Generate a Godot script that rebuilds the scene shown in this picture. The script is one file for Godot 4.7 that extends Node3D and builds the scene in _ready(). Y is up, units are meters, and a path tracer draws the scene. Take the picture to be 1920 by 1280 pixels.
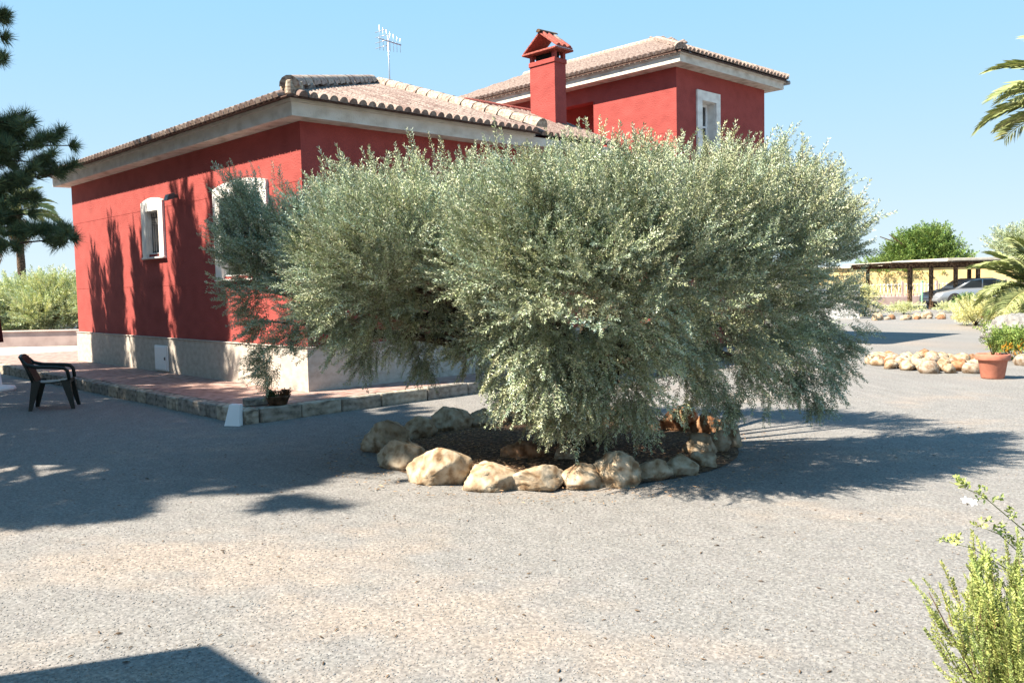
extends Node3D

var rng := RandomNumberGenerator.new()
var taken := {}
var M := {}
const SUN_TO := Vector3(-0.608, 0.766, 0.209)      # towards the sun (x right, y up, z towards the viewer)
const HOUSE_AT := Vector3(-2.838, 0.0, -12.133)
const HOUSE_TURN := 0.767

func V(x: float, y: float, d: float) -> Vector3:
	return Vector3(x, y, -d)
func L(a: float, y: float, b: float) -> Vector3:     # house frame: a along the front, b along the left side
	return Vector3(a, y, -b)
func rr(a: float, b: float) -> float:
	return rng.randf_range(a, b)
func lin(r: float, g: float, b: float) -> Color:     # linear base colour -> sRGB material colour
	return Color(r, g, b).linear_to_srgb()

# ------------------------------------------------------------------ naming
func numbered(n: String) -> String:
	var k: int = taken.get(n, 0)
	taken[n] = k + 1
	return n if k == 0 else "%s_%03d" % [n, k]
func tag(o: Node3D, label: String, category: String, group := "", kind := "") -> Node3D:
	if label != "": o.set_meta("label", label)
	if category != "": o.set_meta("category", category)
	if group != "": o.set_meta("group", group)
	if kind != "": o.set_meta("kind", kind)
	return o
func thing(called: String, label: String, category: String, at := Vector3.ZERO, turn := 0.0, group := "") -> Node3D:
	var o := Node3D.new()
	o.name = numbered(called)
	add_child(o)
	o.position = at
	o.rotation.y = turn
	tag(o, label, category, group)
	return o
func put(called: String, mesh: Mesh, mat: Material, parent: Node3D, xf := Transform3D.IDENTITY) -> MeshInstance3D:
	var o := MeshInstance3D.new()
	o.name = numbered(called) if parent == self else called
	o.mesh = mesh
	if mat: o.material_override = mat
	o.transform = xf
	parent.add_child(o, true)
	return o
func struct(called: String, mesh: Mesh, mat: Material) -> MeshInstance3D:
	var o := put(called, mesh, mat, self)
	o.set_meta("kind", "structure")
	return o

# ------------------------------------------------------------------ shapes
func mb(flat := true) -> SurfaceTool:
	var st := SurfaceTool.new()
	st.begin(Mesh.PRIMITIVE_TRIANGLES)
	st.set_smooth_group(-1 if flat else 0)
	return st
func done(st: SurfaceTool) -> ArrayMesh:
	st.generate_normals()
	return st.commit()
func tri(st: SurfaceTool, a: Vector3, b: Vector3, c: Vector3):
	st.add_vertex(a); st.add_vertex(b); st.add_vertex(c)
func quad(st: SurfaceTool, a: Vector3, b: Vector3, c: Vector3, d: Vector3):
	tri(st, a, b, c); tri(st, a, c, d)
func hexa(st: SurfaceTool, p: Array):     # 8 corners: bottom ring 0-3, top ring 4-7 (counter-clockwise seen from above)
	quad(st, p[0], p[1], p[2], p[3]); quad(st, p[7], p[6], p[5], p[4])
	for i in 4:
		var j := (i + 1) % 4
		quad(st, p[i], p[4 + i], p[4 + j], p[j])
func box(st: SurfaceTool, lo: Vector3, hi: Vector3, bev := 0.0):
	var x0 := minf(lo.x, hi.x); var x1 := maxf(lo.x, hi.x)
	var y0 := minf(lo.y, hi.y); var y1 := maxf(lo.y, hi.y)
	var z0 := minf(lo.z, hi.z); var z1 := maxf(lo.z, hi.z)
	if bev <= 0.0:
		hexa(st, [Vector3(x0, y0, z1), Vector3(x1, y0, z1), Vector3(x1, y0, z0), Vector3(x0, y0, z0), Vector3(x0, y1, z1), Vector3(x1, y1, z1), Vector3(x1, y1, z0), Vector3(x0, y1, z0)])
		return
	var e := bev
	var ring := func(ins: float, y: float) -> Array:
		return [Vector3(x0 + ins + e, y, z1 - ins), Vector3(x1 - ins - e, y, z1 - ins), Vector3(x1 - ins, y, z1 - ins - e), Vector3(x1 - ins, y, z0 + ins + e), Vector3(x1 - ins - e, y, z0 + ins), Vector3(x0 + ins + e, y, z0 + ins), Vector3(x0 + ins, y, z0 + ins + e), Vector3(x0 + ins, y, z1 - ins - e)]
	var rings := [ring.call(e, y0), ring.call(0.0, y0 + e), ring.call(0.0, y1 - e), ring.call(e, y1)]
	for k in 3:
		for i in 8:
			var j := (i + 1) % 8
			quad(st, rings[k][i], rings[k + 1][i], rings[k + 1][j], rings[k][j])
	for i in range(1, 7):
		tri(st, rings[3][0], rings[3][i + 1], rings[3][i])
		tri(st, rings[0][0], rings[0][i], rings[0][i + 1])
func boxm(lo: Vector3, hi: Vector3, bev := 0.0) -> ArrayMesh:
	var st := mb()
	box(st, lo, hi, bev)
	return done(st)
func tube(st: SurfaceTool, pts: Array, rads: Array, sides := 6, cap := true):
	var n := pts.size()
	var rings := []
	var up := Vector3.UP if absf((pts[1] - pts[0]).normalized().y) < 0.9 else Vector3.RIGHT
	for i in n:
		var t: Vector3 = (pts[mini(i + 1, n - 1)] - pts[maxi(i - 1, 0)]).normalized()
		var s := t.cross(up).normalized()
		up = s.cross(t).normalized()
		var ring := []
		for k in sides:
			var a := TAU * k / sides
			ring.append(pts[i] + (s * cos(a) + up * sin(a)) * rads[i])
		rings.append(ring)
	for i in n - 1:
		for k in sides:
			var j := (k + 1) % sides
			quad(st, rings[i][k], rings[i][j], rings[i + 1][j], rings[i + 1][k])
	if cap:
		for k in range(1, sides - 1):
			tri(st, rings[0][0], rings[0][k + 1], rings[0][k])
			tri(st, rings[n - 1][0], rings[n - 1][k], rings[n - 1][k + 1])
func tubem(pts: Array, rads: Array, sides := 6) -> ArrayMesh:
	var st := mb(false)
	tube(st, pts, rads, sides)
	return done(st)
func lathe(st: SurfaceTool, prof: Array, sides := 20, at := Vector3.ZERO):   # prof: Vector2(radius, y)
	for i in prof.size() - 1:
		for k in sides:
			var a := TAU * k / sides
			var b := TAU * (k + 1) / sides
			var p: Vector2 = prof[i]
			var q: Vector2 = prof[i + 1]
			quad(st, at + Vector3(cos(a) * p.x, p.y, sin(a) * p.x), at + Vector3(cos(b) * p.x, p.y, sin(b) * p.x), at + Vector3(cos(b) * q.x, q.y, sin(b) * q.x), at + Vector3(cos(a) * q.x, q.y, sin(a) * q.x))

# ------------------------------------------------------------------ computed textures
func ramp_tex(size: int, freq: float, oct: int, cols: Array, sd: int, contrast := 1.0, fine := 0.0) -> ImageTexture:
	var n := FastNoiseLite.new()
	n.seed = sd; n.frequency = freq; n.fractal_octaves = oct
	n.noise_type = FastNoiseLite.TYPE_SIMPLEX_SMOOTH
	var im := n.get_seamless_image(size, size)
	im.convert(Image.FORMAT_L8)
	var src := im.get_data()
	var out := PackedByteArray()
	out.resize(size * size * 3)
	var r2 := RandomNumberGenerator.new()
	r2.seed = sd + 77
	for i in size * size:
		var t := clampf(0.5 + (src[i] / 255.0 - 0.5) * contrast + r2.randf_range(-fine, fine), 0.0, 0.999) * (cols.size() - 1)
		var k := int(t)
		var c: Color = cols[k].lerp(cols[k + 1], t - k)
		out[i * 3] = int(c.r * 255); out[i * 3 + 1] = int(c.g * 255); out[i * 3 + 2] = int(c.b * 255)
	return ImageTexture.create_from_image(Image.create_from_data(size, size, false, Image.FORMAT_RGB8, out))
func bump_tex(size: int, freq: float, oct: int, sd: int, strength: float) -> ImageTexture:
	var n := FastNoiseLite.new()
	n.seed = sd; n.frequency = freq; n.fractal_octaves = oct
	var im := n.get_seamless_image(size, size)
	im.bump_map_to_normal_map(strength)
	return ImageTexture.create_from_image(im)
func mat(col: Color, rough := 0.85, tex: Texture2D = null, scale := 1.0, nrm: Texture2D = null, vcol := false) -> StandardMaterial3D:
	var m := StandardMaterial3D.new()
	m.albedo_color = col
	m.roughness = rough
	m.metallic_specular = 0.35
	if tex: m.albedo_texture = tex
	if nrm:
		m.normal_enabled = true
		m.normal_texture = nrm
	if tex or nrm:
		m.uv1_triplanar = true
		m.uv1_world_triplanar = true
		m.uv1_scale = Vector3.ONE * scale
	m.vertex_color_use_as_albedo = vcol
	return m
func leaf_mat(col: Color, rough := 0.55, back := 0.5) -> StandardMaterial3D:
	var m := mat(col, rough, null, 1.0, null, true)
	m.cull_mode = BaseMaterial3D.CULL_DISABLED
	m.backlight_enabled = true
	m.backlight = Color(back, back, back * 0.6)
	return m

# ------------------------------------------------------------------ foliage
# a twig of n leaves along +y; palette of linear leaf colours
func sprig(n: int, length: float, ll: float, lw: float, spread: float, sd: int, pal: Array, stem := Color(0.12, 0.09, 0.06)) -> ArrayMesh:
	var r := RandomNumberGenerator.new()
	r.seed = sd
	var st := mb()
	st.set_color(stem)
	var bend := Vector3(r.randf_range(-0.12, 0.12), 0, r.randf_range(-0.12, 0.12)) * length
	var top := Vector3(0, length, 0) + bend
	var w := length * 0.008 + 0.0008
	tri(st, Vector3(-w, 0, 0), Vector3(w, 0, 0), top)
	tri(st, Vector3(0, 0, -w), Vector3(0, 0, w), top)
	for i in n:
		var t := (i + 0.6) / n
		var p := Vector3(0, length * t, 0) + bend * t * t
		var az := i * 2.4 + r.randf_range(-0.5, 0.5)
		var out := Vector3(cos(az), 0, sin(az))
		var sp := spread * (1.1 - 0.55 * t) * r.randf_range(0.75, 1.25)
		var d := (Vector3.UP * cos(sp) + out * sin(sp)).normalized()
		var side := d.cross(out.rotated(Vector3.UP, r.randf_range(0.5, 2.6))).normalized()
		var l := ll * r.randf_range(0.7, 1.15) * (1.0 - 0.35 * t)
		var hw := lw * 0.5 * r.randf_range(0.8, 1.2)
		var nrm := side.cross(d).normalized()
		var q := p + d * l * 0.5 + nrm * l * 0.05
		st.set_color(pal[r.randi() % pal.size()])
		tri(st, p, q + side * hw, p + d * l)
		tri(st, p, p + d * l, q - side * hw)
	return done(st)
# a tuft of needles bursting from the origin around +y
func tuft(n: int, ll: float, lw: float, sd: int, pal: Array, cone := 1.2) -> ArrayMesh:
	var r := RandomNumberGenerator.new()
	r.seed = sd
	var st := mb()
	for i in n:
		var az := r.randf() * TAU
		var sp := cone * sqrt(r.randf())
		var d := Vector3(cos(az) * sin(sp), cos(sp), sin(az) * sin(sp))
		var side := d.cross(Vector3(r.randf() - 0.5, r.randf() - 0.5, r.randf() - 0.5)).normalized() * lw * 0.5
		var p := Vector3(0, -ll * 0.35 * r.randf(), 0)
		st.set_color(pal[r.randi() % pal.size()])
		tri(st, p - side, p + side, p + d * ll * r.randf_range(0.75, 1.1))
	return done(st)
func aim(p: Vector3, dir: Vector3, s: float) -> Transform3D:
	var y := dir.normalized()
	var x := y.cross(Vector3(0.31, 0.17, 0.93)).normalized().rotated(y, rng.randf() * TAU)
	return Transform3D(Basis(x, y, x.cross(y)).scaled(Vector3.ONE * s), p)
func scatter(called: String, mesh: Mesh, m: Material, xfs: Array, cols: Array, parent: Node3D) -> MultiMeshInstance3D:
	var mm := MultiMesh.new()
	mm.transform_format = MultiMesh.TRANSFORM_3D
	mm.use_colors = true
	mm.mesh = mesh
	mm.instance_count = xfs.size()
	for i in xfs.size():
		mm.set_instance_transform(i, xfs[i])
		mm.set_instance_color(i, cols[i])
	var o := MultiMeshInstance3D.new()
	o.name = numbered(called) if parent == self else called
	o.multimesh = mm
	o.material_override = m
	o.set_meta("kind", "stuff")
	parent.add_child(o, true)
	return o
func tint(lo: float, hi: float, warm := 0.0) -> Color:
	var k := rr(lo, hi)
	var w := rr(-0.08, 0.08) + warm
	return Color(k * (1.0 + w), k, k * (1.0 - w))

# ------------------------------------------------------------------ rock
var ico_v := []
var ico_f := []
func make_ico(sub: int) -> Array:
	var t := (1.0 + sqrt(5.0)) / 2.0
	var v := []
	for p in [Vector3(-1, t, 0), Vector3(1, t, 0), Vector3(-1, -t, 0), Vector3(1, -t, 0), Vector3(0, -1, t), Vector3(0, 1, t), Vector3(0, -1, -t), Vector3(0, 1, -t), Vector3(t, 0, -1), Vector3(t, 0, 1), Vector3(-t, 0, -1), Vector3(-t, 0, 1)]:
		v.append(p.normalized())
	var f := [[0, 11, 5], [0, 5, 1], [0, 1, 7], [0, 7, 10], [0, 10, 11], [1, 5, 9], [5, 11, 4], [11, 10, 2], [10, 7, 6], [7, 1, 8], [3, 9, 4], [3, 4, 2], [3, 2, 6], [3, 6, 8], [3, 8, 9], [4, 9, 5], [2, 4, 11], [6, 2, 10], [8, 6, 7], [9, 8, 1]]
	for s in sub:
		var mid := {}
		var nf := []
		for tr in f:
			var m := []
			for e in [[0, 1], [1, 2], [2, 0]]:
				var a: int = tr[e[0]]
				var b: int = tr[e[1]]
				var key := Vector2i(mini(a, b), maxi(a, b))
				if not mid.has(key):
					v.append((v[a] + v[b]).normalized())
					mid[key] = v.size() - 1
				m.append(mid[key])
			nf.append_array([[tr[0], m[0], m[2]], [tr[1], m[1], m[0]], [tr[2], m[2], m[1]], m])
		f = nf
	return [v, f]
var icos := {}
func rock(size: Vector3, sd: int, sub := 2, rough := 0.12, cuts := 7, round := 0.0) -> ArrayMesh:
	if not icos.has(sub): icos[sub] = make_ico(sub)
	var r := RandomNumberGenerator.new()
	r.seed = sd
	var n := FastNoiseLite.new()
	n.seed = sd; n.frequency = 0.9; n.fractal_octaves = 3
	var planes := []
	for i in cuts:
		var d := Vector3(r.randf_range(-1, 1), r.randf_range(-0.7, 1), r.randf_range(-1, 1)).normalized()
		planes.append([d, r.randf_range(0.55, 0.86) + round * 0.2])
	var v := []
	for p in icos[sub][0]:
		var q: Vector3 = p
		q *= 1.0 + n.get_noise_3d(p.x * 1.4, p.y * 1.4, p.z * 1.4) * 0.35
		for pl in planes:
			var h: float = q.dot(pl[0]) - pl[1]
			if h > 0.0: q -= pl[0] * h * 0.97
		q += p * n.get_noise_3d(p.x * 6.0, p.y * 6.0, p.z * 6.0) * rough
		v.append(Vector3(q.x * size.x, q.y * size.y, q.z * size.z) * 0.58)
	var st := mb(false)
	for t in icos[sub][1]:
		tri(st, v[t[0]], v[t[2]], v[t[1]])
	return done(st)

# ================================================================== scene
func _ready():
	rng.seed = 20240611
	view_and_light()
	materials()
	ground()
	terrace()
	house()
	background_left()
	background_right()
	shade_building()
	olive_bed()
	olive_tree()
	pine_tree()
	second_pine()
	conifers()
	small_things()
	front_bush()
	gravel()

func view_and_light():
	var cam := Camera3D.new()
	cam.name = "camera"
	cam.fov = 42.61
	cam.near = 0.05
	cam.far = 1500.0
	add_child(cam)
	var pitch := 0.0645
	var roll := -0.0216
	var fwd := Vector3(0, -sin(pitch), -cos(pitch))
	var up0 := Vector3(0, cos(pitch), -sin(pitch))
	var right := Vector3.RIGHT * cos(roll) + up0 * sin(roll)
	var up := up0 * cos(roll) - Vector3.RIGHT * sin(roll)
	cam.transform = Transform3D(Basis(right, up, -fwd), Vector3(0, 1.6, 0))
	cam.current = true
	var sky := ProceduralSkyMaterial.new()
	sky.sky_top_color = Color(0.312, 0.484, 0.607)
	sky.sky_horizon_color = Color(0.530, 0.572, 0.585)
	sky.sky_curve = 0.15
	sky.ground_horizon_color = Color(0.45, 0.44, 0.42)
	sky.ground_bottom_color = Color(0.36, 0.34, 0.31)
	sky.energy_multiplier = 1.0
	sky.sun_angle_max = 1.0
	var env := Environment.new()
	env.background_mode = Environment.BG_SKY
	env.sky = Sky.new()
	env.sky.sky_material = sky
	env.background_energy_multiplier = 1.0
	env.tonemap_mode = Environment.TONE_MAPPER_LINEAR
	env.tonemap_exposure = 3.4
	env.sdfgi_enabled = true
	env.ssao_enabled = true
	env.ssil_enabled = true
	var we := WorldEnvironment.new()
	we.name = "world_environment"
	we.environment = env
	add_child(we)
	var sun := DirectionalLight3D.new()
	sun.name = "sun"
	sun.light_energy = 1.6
	sun.light_color = Color(1.0, 0.955, 0.88)
	sun.light_angular_distance = 0.53
	sun.shadow_enabled = true
	add_child(sun)
	sun.look_at_from_position(SUN_TO * 50.0, Vector3.ZERO, Vector3.UP)

func materials():
	var speck := ramp_tex(1024, 0.16, 3, [Color(0.56, 0.56, 0.57), Color(0.76, 0.755, 0.75), Color(0.95, 0.95, 0.95)], 5, 0.7, 0.24)
	var gb := bump_tex(1024, 0.22, 3, 9, 0.8)
	M.gravel = mat(Color(1, 1, 1), 0.95, speck, 0.17, gb, true)
	M.stone_bits = mat(Color(1, 1, 1), 0.9, null, 1.0, null, true)
	M.soil = mat(lin(0.20, 0.135, 0.09), 0.97, ramp_tex(256, 0.05, 4, [Color(0.45, 0.42, 0.4), Color(0.75, 0.7, 0.66), Color(1, 1, 1)], 15, 1.6, 0.15), 1.5, gb)
	var plaster := ramp_tex(512, 0.012, 5, [Color(0.86, 0.84, 0.84), Color(0.95, 0.94, 0.94), Color(1, 1, 1)], 21, 1.2, 0.03)
	var pb := bump_tex(512, 0.12, 3, 22, 1.6)
	M.red = mat(lin(0.335, 0.068, 0.059), 0.9, plaster, 0.45, pb)
	M.plinth = mat(lin(0.52, 0.47, 0.42), 0.75, ramp_tex(512, 0.02, 5, [Color(0.84, 0.82, 0.80), Color(0.92, 0.91, 0.90), Color(1, 1, 1)], 23, 1.3, 0.05), 0.8, pb)
	M.cream = mat(lin(0.66, 0.61, 0.56), 0.8, ramp_tex(256, 0.02, 4, [Color(0.8, 0.77, 0.74), Color(0.95, 0.94, 0.92), Color(1, 1, 1)], 25, 1.4, 0.04), 0.6, pb)
	M.white = mat(lin(0.78, 0.76, 0.72), 0.7, plaster, 0.7)
	M.white_paint = mat(lin(0.74, 0.76, 0.78), 0.45)
	M.glass = mat(Color(0.05, 0.06, 0.07, 0.42), 0.05)
	M.glass.transparency = BaseMaterial3D.TRANSPARENCY_ALPHA
	M.glass.metallic_specular = 0.6
	M.curtain = mat(lin(0.42, 0.40, 0.37), 0.9)
	M.iron = mat(lin(0.10, 0.10, 0.10), 0.5)
	M.frame_grey = mat(lin(0.30, 0.29, 0.28), 0.5)
	M.frame_dark = mat(lin(0.12, 0.12, 0.125), 0.5)
	M.black = mat(lin(0.015, 0.014, 0.014), 0.9)
	var tile_tex := ramp_tex(256, 0.03, 5, [Color(0.62, 0.55, 0.52), Color(0.88, 0.84, 0.81), Color(1, 0.99, 0.96)], 31, 1.8, 0.08)
	M.tiles = []
	for c in [[0.38, 0.30, 0.27], [0.43, 0.36, 0.325], [0.33, 0.25, 0.225], [0.47, 0.40, 0.36]]:
		M.tiles.append(mat(lin(c[0] * 0.72, c[1] * 0.72, c[2] * 0.74), 0.85, tile_tex, 2.3))
	M.pan = mat(lin(0.13, 0.085, 0.075), 0.9, tile_tex, 1.7)
	M.tile_light = mat(lin(0.30, 0.245, 0.225), 0.85, tile_tex, 1.7)
	M.ridge = [mat(lin(0.46, 0.40, 0.35), 0.85, tile_tex, 1.9), mat(lin(0.40, 0.33, 0.295), 0.85, tile_tex, 1.9)]
	M.mortar = mat(lin(0.50, 0.45, 0.38), 0.95, tile_tex, 2.0)
	M.redtile = mat(lin(0.38, 0.11, 0.09), 0.8, tile_tex, 3.0)
	M.terrace = mat(lin(0.36, 0.25, 0.225), 0.7, ramp_tex(512, 0.015, 5, [Color(0.74, 0.70, 0.68), Color(0.92, 0.9, 0.88), Color(1, 1, 1)], 41, 1.5, 0.06), 0.7)
	M.pale_floor = mat(lin(0.56, 0.49, 0.43), 0.8, plaster, 0.5)
	M.kerb = []
	for c in [[0.36, 0.33, 0.29], [0.44, 0.40, 0.34], [0.30, 0.28, 0.26]]:
		M.kerb.append(mat(lin(c[0], c[1], c[2]), 0.92, ramp_tex(128, 0.05, 4, [Color(0.6, 0.58, 0.56), Color(0.9, 0.88, 0.85), Color(1, 1, 1)], 43, 1.6, 0.1), 1.4, pb))
	var lime := ramp_tex(512, 0.015, 6, [Color(0.60, 0.50, 0.41), Color(0.80, 0.73, 0.64), Color(0.93, 0.90, 0.85), Color(1, 0.98, 0.95)], 51, 1.7, 0.05)
	var limeb := bump_tex(512, 0.03, 5, 52, 3.0)
	M.lime = [mat(lin(0.46, 0.40, 0.325), 0.93, lime, 1.2, limeb), mat(lin(0.37, 0.33, 0.30), 0.93, lime, 1.4, limeb), mat(lin(0.29, 0.275, 0.27), 0.93, lime, 1.1, limeb), mat(lin(0.36, 0.21, 0.13), 0.93, lime, 1.6, limeb)]
	var barkt := ramp_tex(256, 0.03, 5, [Color(0.35, 0.32, 0.3), Color(0.7, 0.66, 0.6), Color(1, 1, 1)], 61, 2.0, 0.1)
	var barkb := bump_tex(256, 0.05, 5, 62, 9.0)
	M.olive_bark = mat(lin(0.20, 0.165, 0.13), 0.95, barkt, 2.2, barkb)
	M.pine_bark = mat(lin(0.14, 0.09, 0.065), 0.95, barkt, 1.8, barkb)
	M.palm_bark = mat(lin(0.20, 0.14, 0.10), 0.95, barkt, 1.5, barkb)
	M.olive_leaf = leaf_mat(Color(0.95, 0.95, 0.94), 0.42, 0.16)
	M.leaf = leaf_mat(Color(1, 1, 1), 0.6, 0.6)
	M.needle = leaf_mat(Color(1, 1, 1), 0.6, 0.25)
	M.frond = leaf_mat(Color(1, 1, 1), 0.5, 0.5)
	M.plastic = mat(lin(0.012, 0.020, 0.019), 0.42)
	M.terracotta = mat(lin(0.46, 0.18, 0.12), 0.85, plaster, 1.5)
	M.wood = mat(lin(0.22, 0.14, 0.09), 0.8, barkt, 1.0)
	M.pale_sheet = mat(lin(0.62, 0.57, 0.47), 0.7, plaster, 0.5)
	M.yellow = mat(lin(0.62, 0.47, 0.22), 0.9, plaster, 0.2)
	M.pinkwall = mat(lin(0.50, 0.38, 0.34), 0.9, plaster, 0.3)
	M.greenpost = mat(lin(0.22, 0.42, 0.27), 0.5)
	M.metal = mat(lin(0.55, 0.56, 0.58), 0.35)
	M.metal.metallic = 0.8
	M.carpaint = mat(lin(0.30, 0.31, 0.33), 0.3)
	M.carpaint.metallic = 0.5
	M.carpaint.clearcoat_enabled = true
	M.white_petal = leaf_mat(lin(0.80, 0.80, 0.86), 0.7, 0.5)
	M.white_petal.vertex_color_use_as_albedo = false
	M.white_rock = mat(lin(0.27, 0.265, 0.26), 0.95, ramp_tex(128, 0.05, 5, [Color(0.6, 0.6, 0.6), Color(0.85, 0.84, 0.83), Color(1, 1, 1)], 57, 1.6, 0.1), 1.5, limeb)
	M.stem = mat(lin(0.16, 0.17, 0.06), 0.8)
	M.car_glass = mat(lin(0.03, 0.035, 0.038), 0.06)
	M.rubber = mat(lin(0.02, 0.02, 0.02), 0.8)
	M.maroon = mat(lin(0.10, 0.02, 0.02), 0.9)

var und := FastNoiseLite.new()
func ground_h(x: float, d: float) -> float:
	return und.get_noise_2d(x, d) * 0.016 * clampf(1.0 - absf(x) / 9.0, 0.0, 1.0) * clampf(1.0 - absf(d - 6.0) / 7.0, 0.0, 1.0)
func ground():
	und.seed = 12; und.frequency = 0.5; und.fractal_octaves = 3
	# one sheet to the horizon; fine near the viewer
	var xs := []
	var ds := []
	var x := -6.0
	while x <= 6.01:
		xs.append(x); x += 0.07
	var s := 0.1
	x = 6.0
	var outer := []
	while x < 700.0:
		s *= 1.16
		x += s
		outer.append(x)
	var all_x := []
	for i in range(outer.size() - 1, -1, -1): all_x.append(-outer[i])
	all_x.append_array(xs)
	all_x.append_array(outer)
	var d := 2.6
	while d <= 10.4:
		ds.append(d); d += 0.07
	s = 0.09
	var near := []
	x = 2.6
	while x > -40.0:
		s *= 1.3
		x -= s
		near.append(x)
	var far := []
	s = 0.09
	x = 10.4
	while x < 900.0:
		s *= 1.13
		x += s
		far.append(x)
	near.reverse()
	var all_d: Array = near + ds + far
	var patch := FastNoiseLite.new()
	patch.seed = 3; patch.frequency = 0.34; patch.fractal_octaves = 5
	var mid := FastNoiseLite.new()
	mid.seed = 8; mid.frequency = 1.7; mid.fractal_octaves = 4
	var nx := all_x.size()
	var v := PackedVector3Array()
	var c := PackedColorArray()
	var nn := PackedVector3Array()
	var idx := PackedInt32Array()
	var grey := Color(0.315, 0.306, 0.298)
	var tan_ := Color(0.425, 0.362, 0.312)
	for dd in all_d:
		for xx in all_x:
			var h := 0.0
			h = ground_h(xx, dd)
			v.append(Vector3(xx, h, -dd))
			# bare earth shows through the grey gravel, most in the left foreground
			var bias := 0.42 * exp(-(pow((xx + 1.6) / 1.7, 2) + pow((dd - 4.7) / 0.95, 2))) + 0.22 * exp(-(pow((xx + 0.2) / 0.7, 2) + pow((dd - 4.3) / 0.6, 2)))
			if dd > 12.0: bias += 0.10
			var t := smoothstep(-0.05, 0.55, patch.get_noise_2d(xx * 0.8, dd * 1.5) + mid.get_noise_2d(xx, dd * 1.6) * 0.35 + bias - 0.20)
			var col := grey.lerp(tan_, t * 0.8)
			var k := 1.0 + mid.get_noise_2d(xx * 3.0 + 40.0, dd * 3.0) * 0.20
			c.append(Color(col.r * k, col.g * k, col.b * k))
	for j in all_d.size() - 1:
		for i in nx - 1:
			var a := j * nx + i
			idx.append_array([a, a + nx, a + 1, a + 1, a + nx, a + nx + 1])
	nn.resize(v.size())
	nn.fill(Vector3.UP)
	for j in range(1, all_d.size() - 1):
		for i in range(1, nx - 1):
			var a := j * nx + i
			nn[a] = (v[a + nx] - v[a - nx]).cross(v[a + 1] - v[a - 1]).normalized()
			if nn[a].y < 0.0: nn[a] = -nn[a]
	var arr := []
	arr.resize(Mesh.ARRAY_MAX)
	arr[Mesh.ARRAY_VERTEX] = v
	arr[Mesh.ARRAY_NORMAL] = nn
	arr[Mesh.ARRAY_COLOR] = c
	arr[Mesh.ARRAY_INDEX] = idx
	var m := ArrayMesh.new()
	m.add_surface_from_arrays(Mesh.PRIMITIVE_TRIANGLES, arr)
	struct("ground", m, M.gravel)

func terrace():
	var st := mb()
	# left strip and front strip of the raised terrace, butted round the house
	box(st, L(-1.30, -0.1, -0.86), L(9.0, 0.176, 13.0))
	var o := struct("terrace", done(st), M.terrace)
	o.position = HOUSE_AT
	o.rotation.y = HOUSE_TURN
	var b := -1.02
	while b < 12.9:
		var w := rr(0.30, 0.46)
		var m := boxm(L(-1.47 - rr(0.0, 0.03), -0.05, b + 0.008), L(-1.303, 0.18 + rr(-0.012, 0.006), b + w - 0.008), 0.014)
		put("kerb_stone", m, M.kerb[rng.randi() % 3], o)
		b += w
	var a := -1.29
	while a < 8.8:
		var w := rr(0.55, 0.8)
		var m := boxm(L(a + 0.006, -0.05, -1.02 - rr(0.0, 0.02)), L(a + w - 0.006, 0.18 + rr(-0.01, 0.005), -0.863), 0.012)
		put("kerb_stone", m, M.kerb[rng.randi() % 3], o)
		a += w
	# pale sunlit paving beyond the far end of the terrace
	var pv := mb()
	box(pv, V(-24.0, -0.1, 25.5), V(-6.0, 0.10, 19.2))
	struct("pavement", done(pv), M.pale_floor)

# ------------------------------------------------------------------ house
func wall_grid(st: SurfaceTool, us: Array, hs: Array, holes: Array, grooves: Array, thick: float, left: bool, at: float):
	# boxes between the cuts; a cell inside a hole is left out, a groove cell lies 12 mm back
	for i in us.size() - 1:
		for j in hs.size() - 1:
			var u: float = (us[i] + us[i + 1]) * 0.5
			var h: float = (hs[j] + hs[j + 1]) * 0.5
			var skip := false
			for q in holes:
				if u > q[0] and u < q[1] and h > q[2] and h < q[3]: skip = true
			if skip: continue
			var back := 0.0
			for g in grooves:
				if absf(h - g) < 0.012: back = 0.004
			if left: box(st, L(at + back, hs[j], us[i]), L(at + thick, hs[j + 1], us[i + 1]))
			else: box(st, L(us[i], hs[j], at + back), L(us[i + 1], hs[j + 1], at + thick))
func tile_mesh() -> ArrayMesh:
	var st := mb(false)
	var n := 7
	var r0 := 0.056
	var r1 := 0.069
	var ln := 0.44
	for k in n:
		var a := PI * k / n
		var b := PI * (k + 1) / n
		var p := func(ang: float, r: float, z: float) -> Vector3: return Vector3(cos(ang) * r, sin(ang) * r * 1.12, z)
		quad(st, p.call(a, r0, -ln), p.call(b, r0, -ln), p.call(b, r1, 0.0), p.call(a, r1, 0.0))
		st.set_smooth_group(-1)
		tri(st, p.call(a, r1, 0.0), p.call(b, r1, 0.0), Vector3(0, 0, -0.004))
		st.set_smooth_group(0)
	return done(st)
func slope_frame(p: Vector3, down: Vector3, nrm: Vector3, jit := 0.0) -> Transform3D:
	var z := down.normalized()
	var y := (nrm - z * nrm.dot(z)).normalized()
	var x := y.cross(z).normalized()
	var b := Basis(x, y, z).rotated(y, rr(-jit, jit)).rotated(x, 0.045)
	return Transform3D(b, p)
func cap_row(parent: Node3D, a: Vector3, b: Vector3, step: float, scale: float, called := "ridge_tile"):
	# half-round caps laid from the low end a up to b, each overlapping the one below
	var ln := a.distance_to(b)
	var dir := (a - b).normalized()
	var n := int(ln / step)
	for i in n:
		var p := a.lerp(b, (i * step) / ln)
		var xf := slope_frame(p, dir, Vector3.UP, 0.02)
		xf.basis = xf.basis.scaled_local(Vector3(scale, scale * 0.95, step * 1.18 / 0.44))
		put(called, M.tile, M.ridge[rng.randi() % 2], parent, xf)
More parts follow.
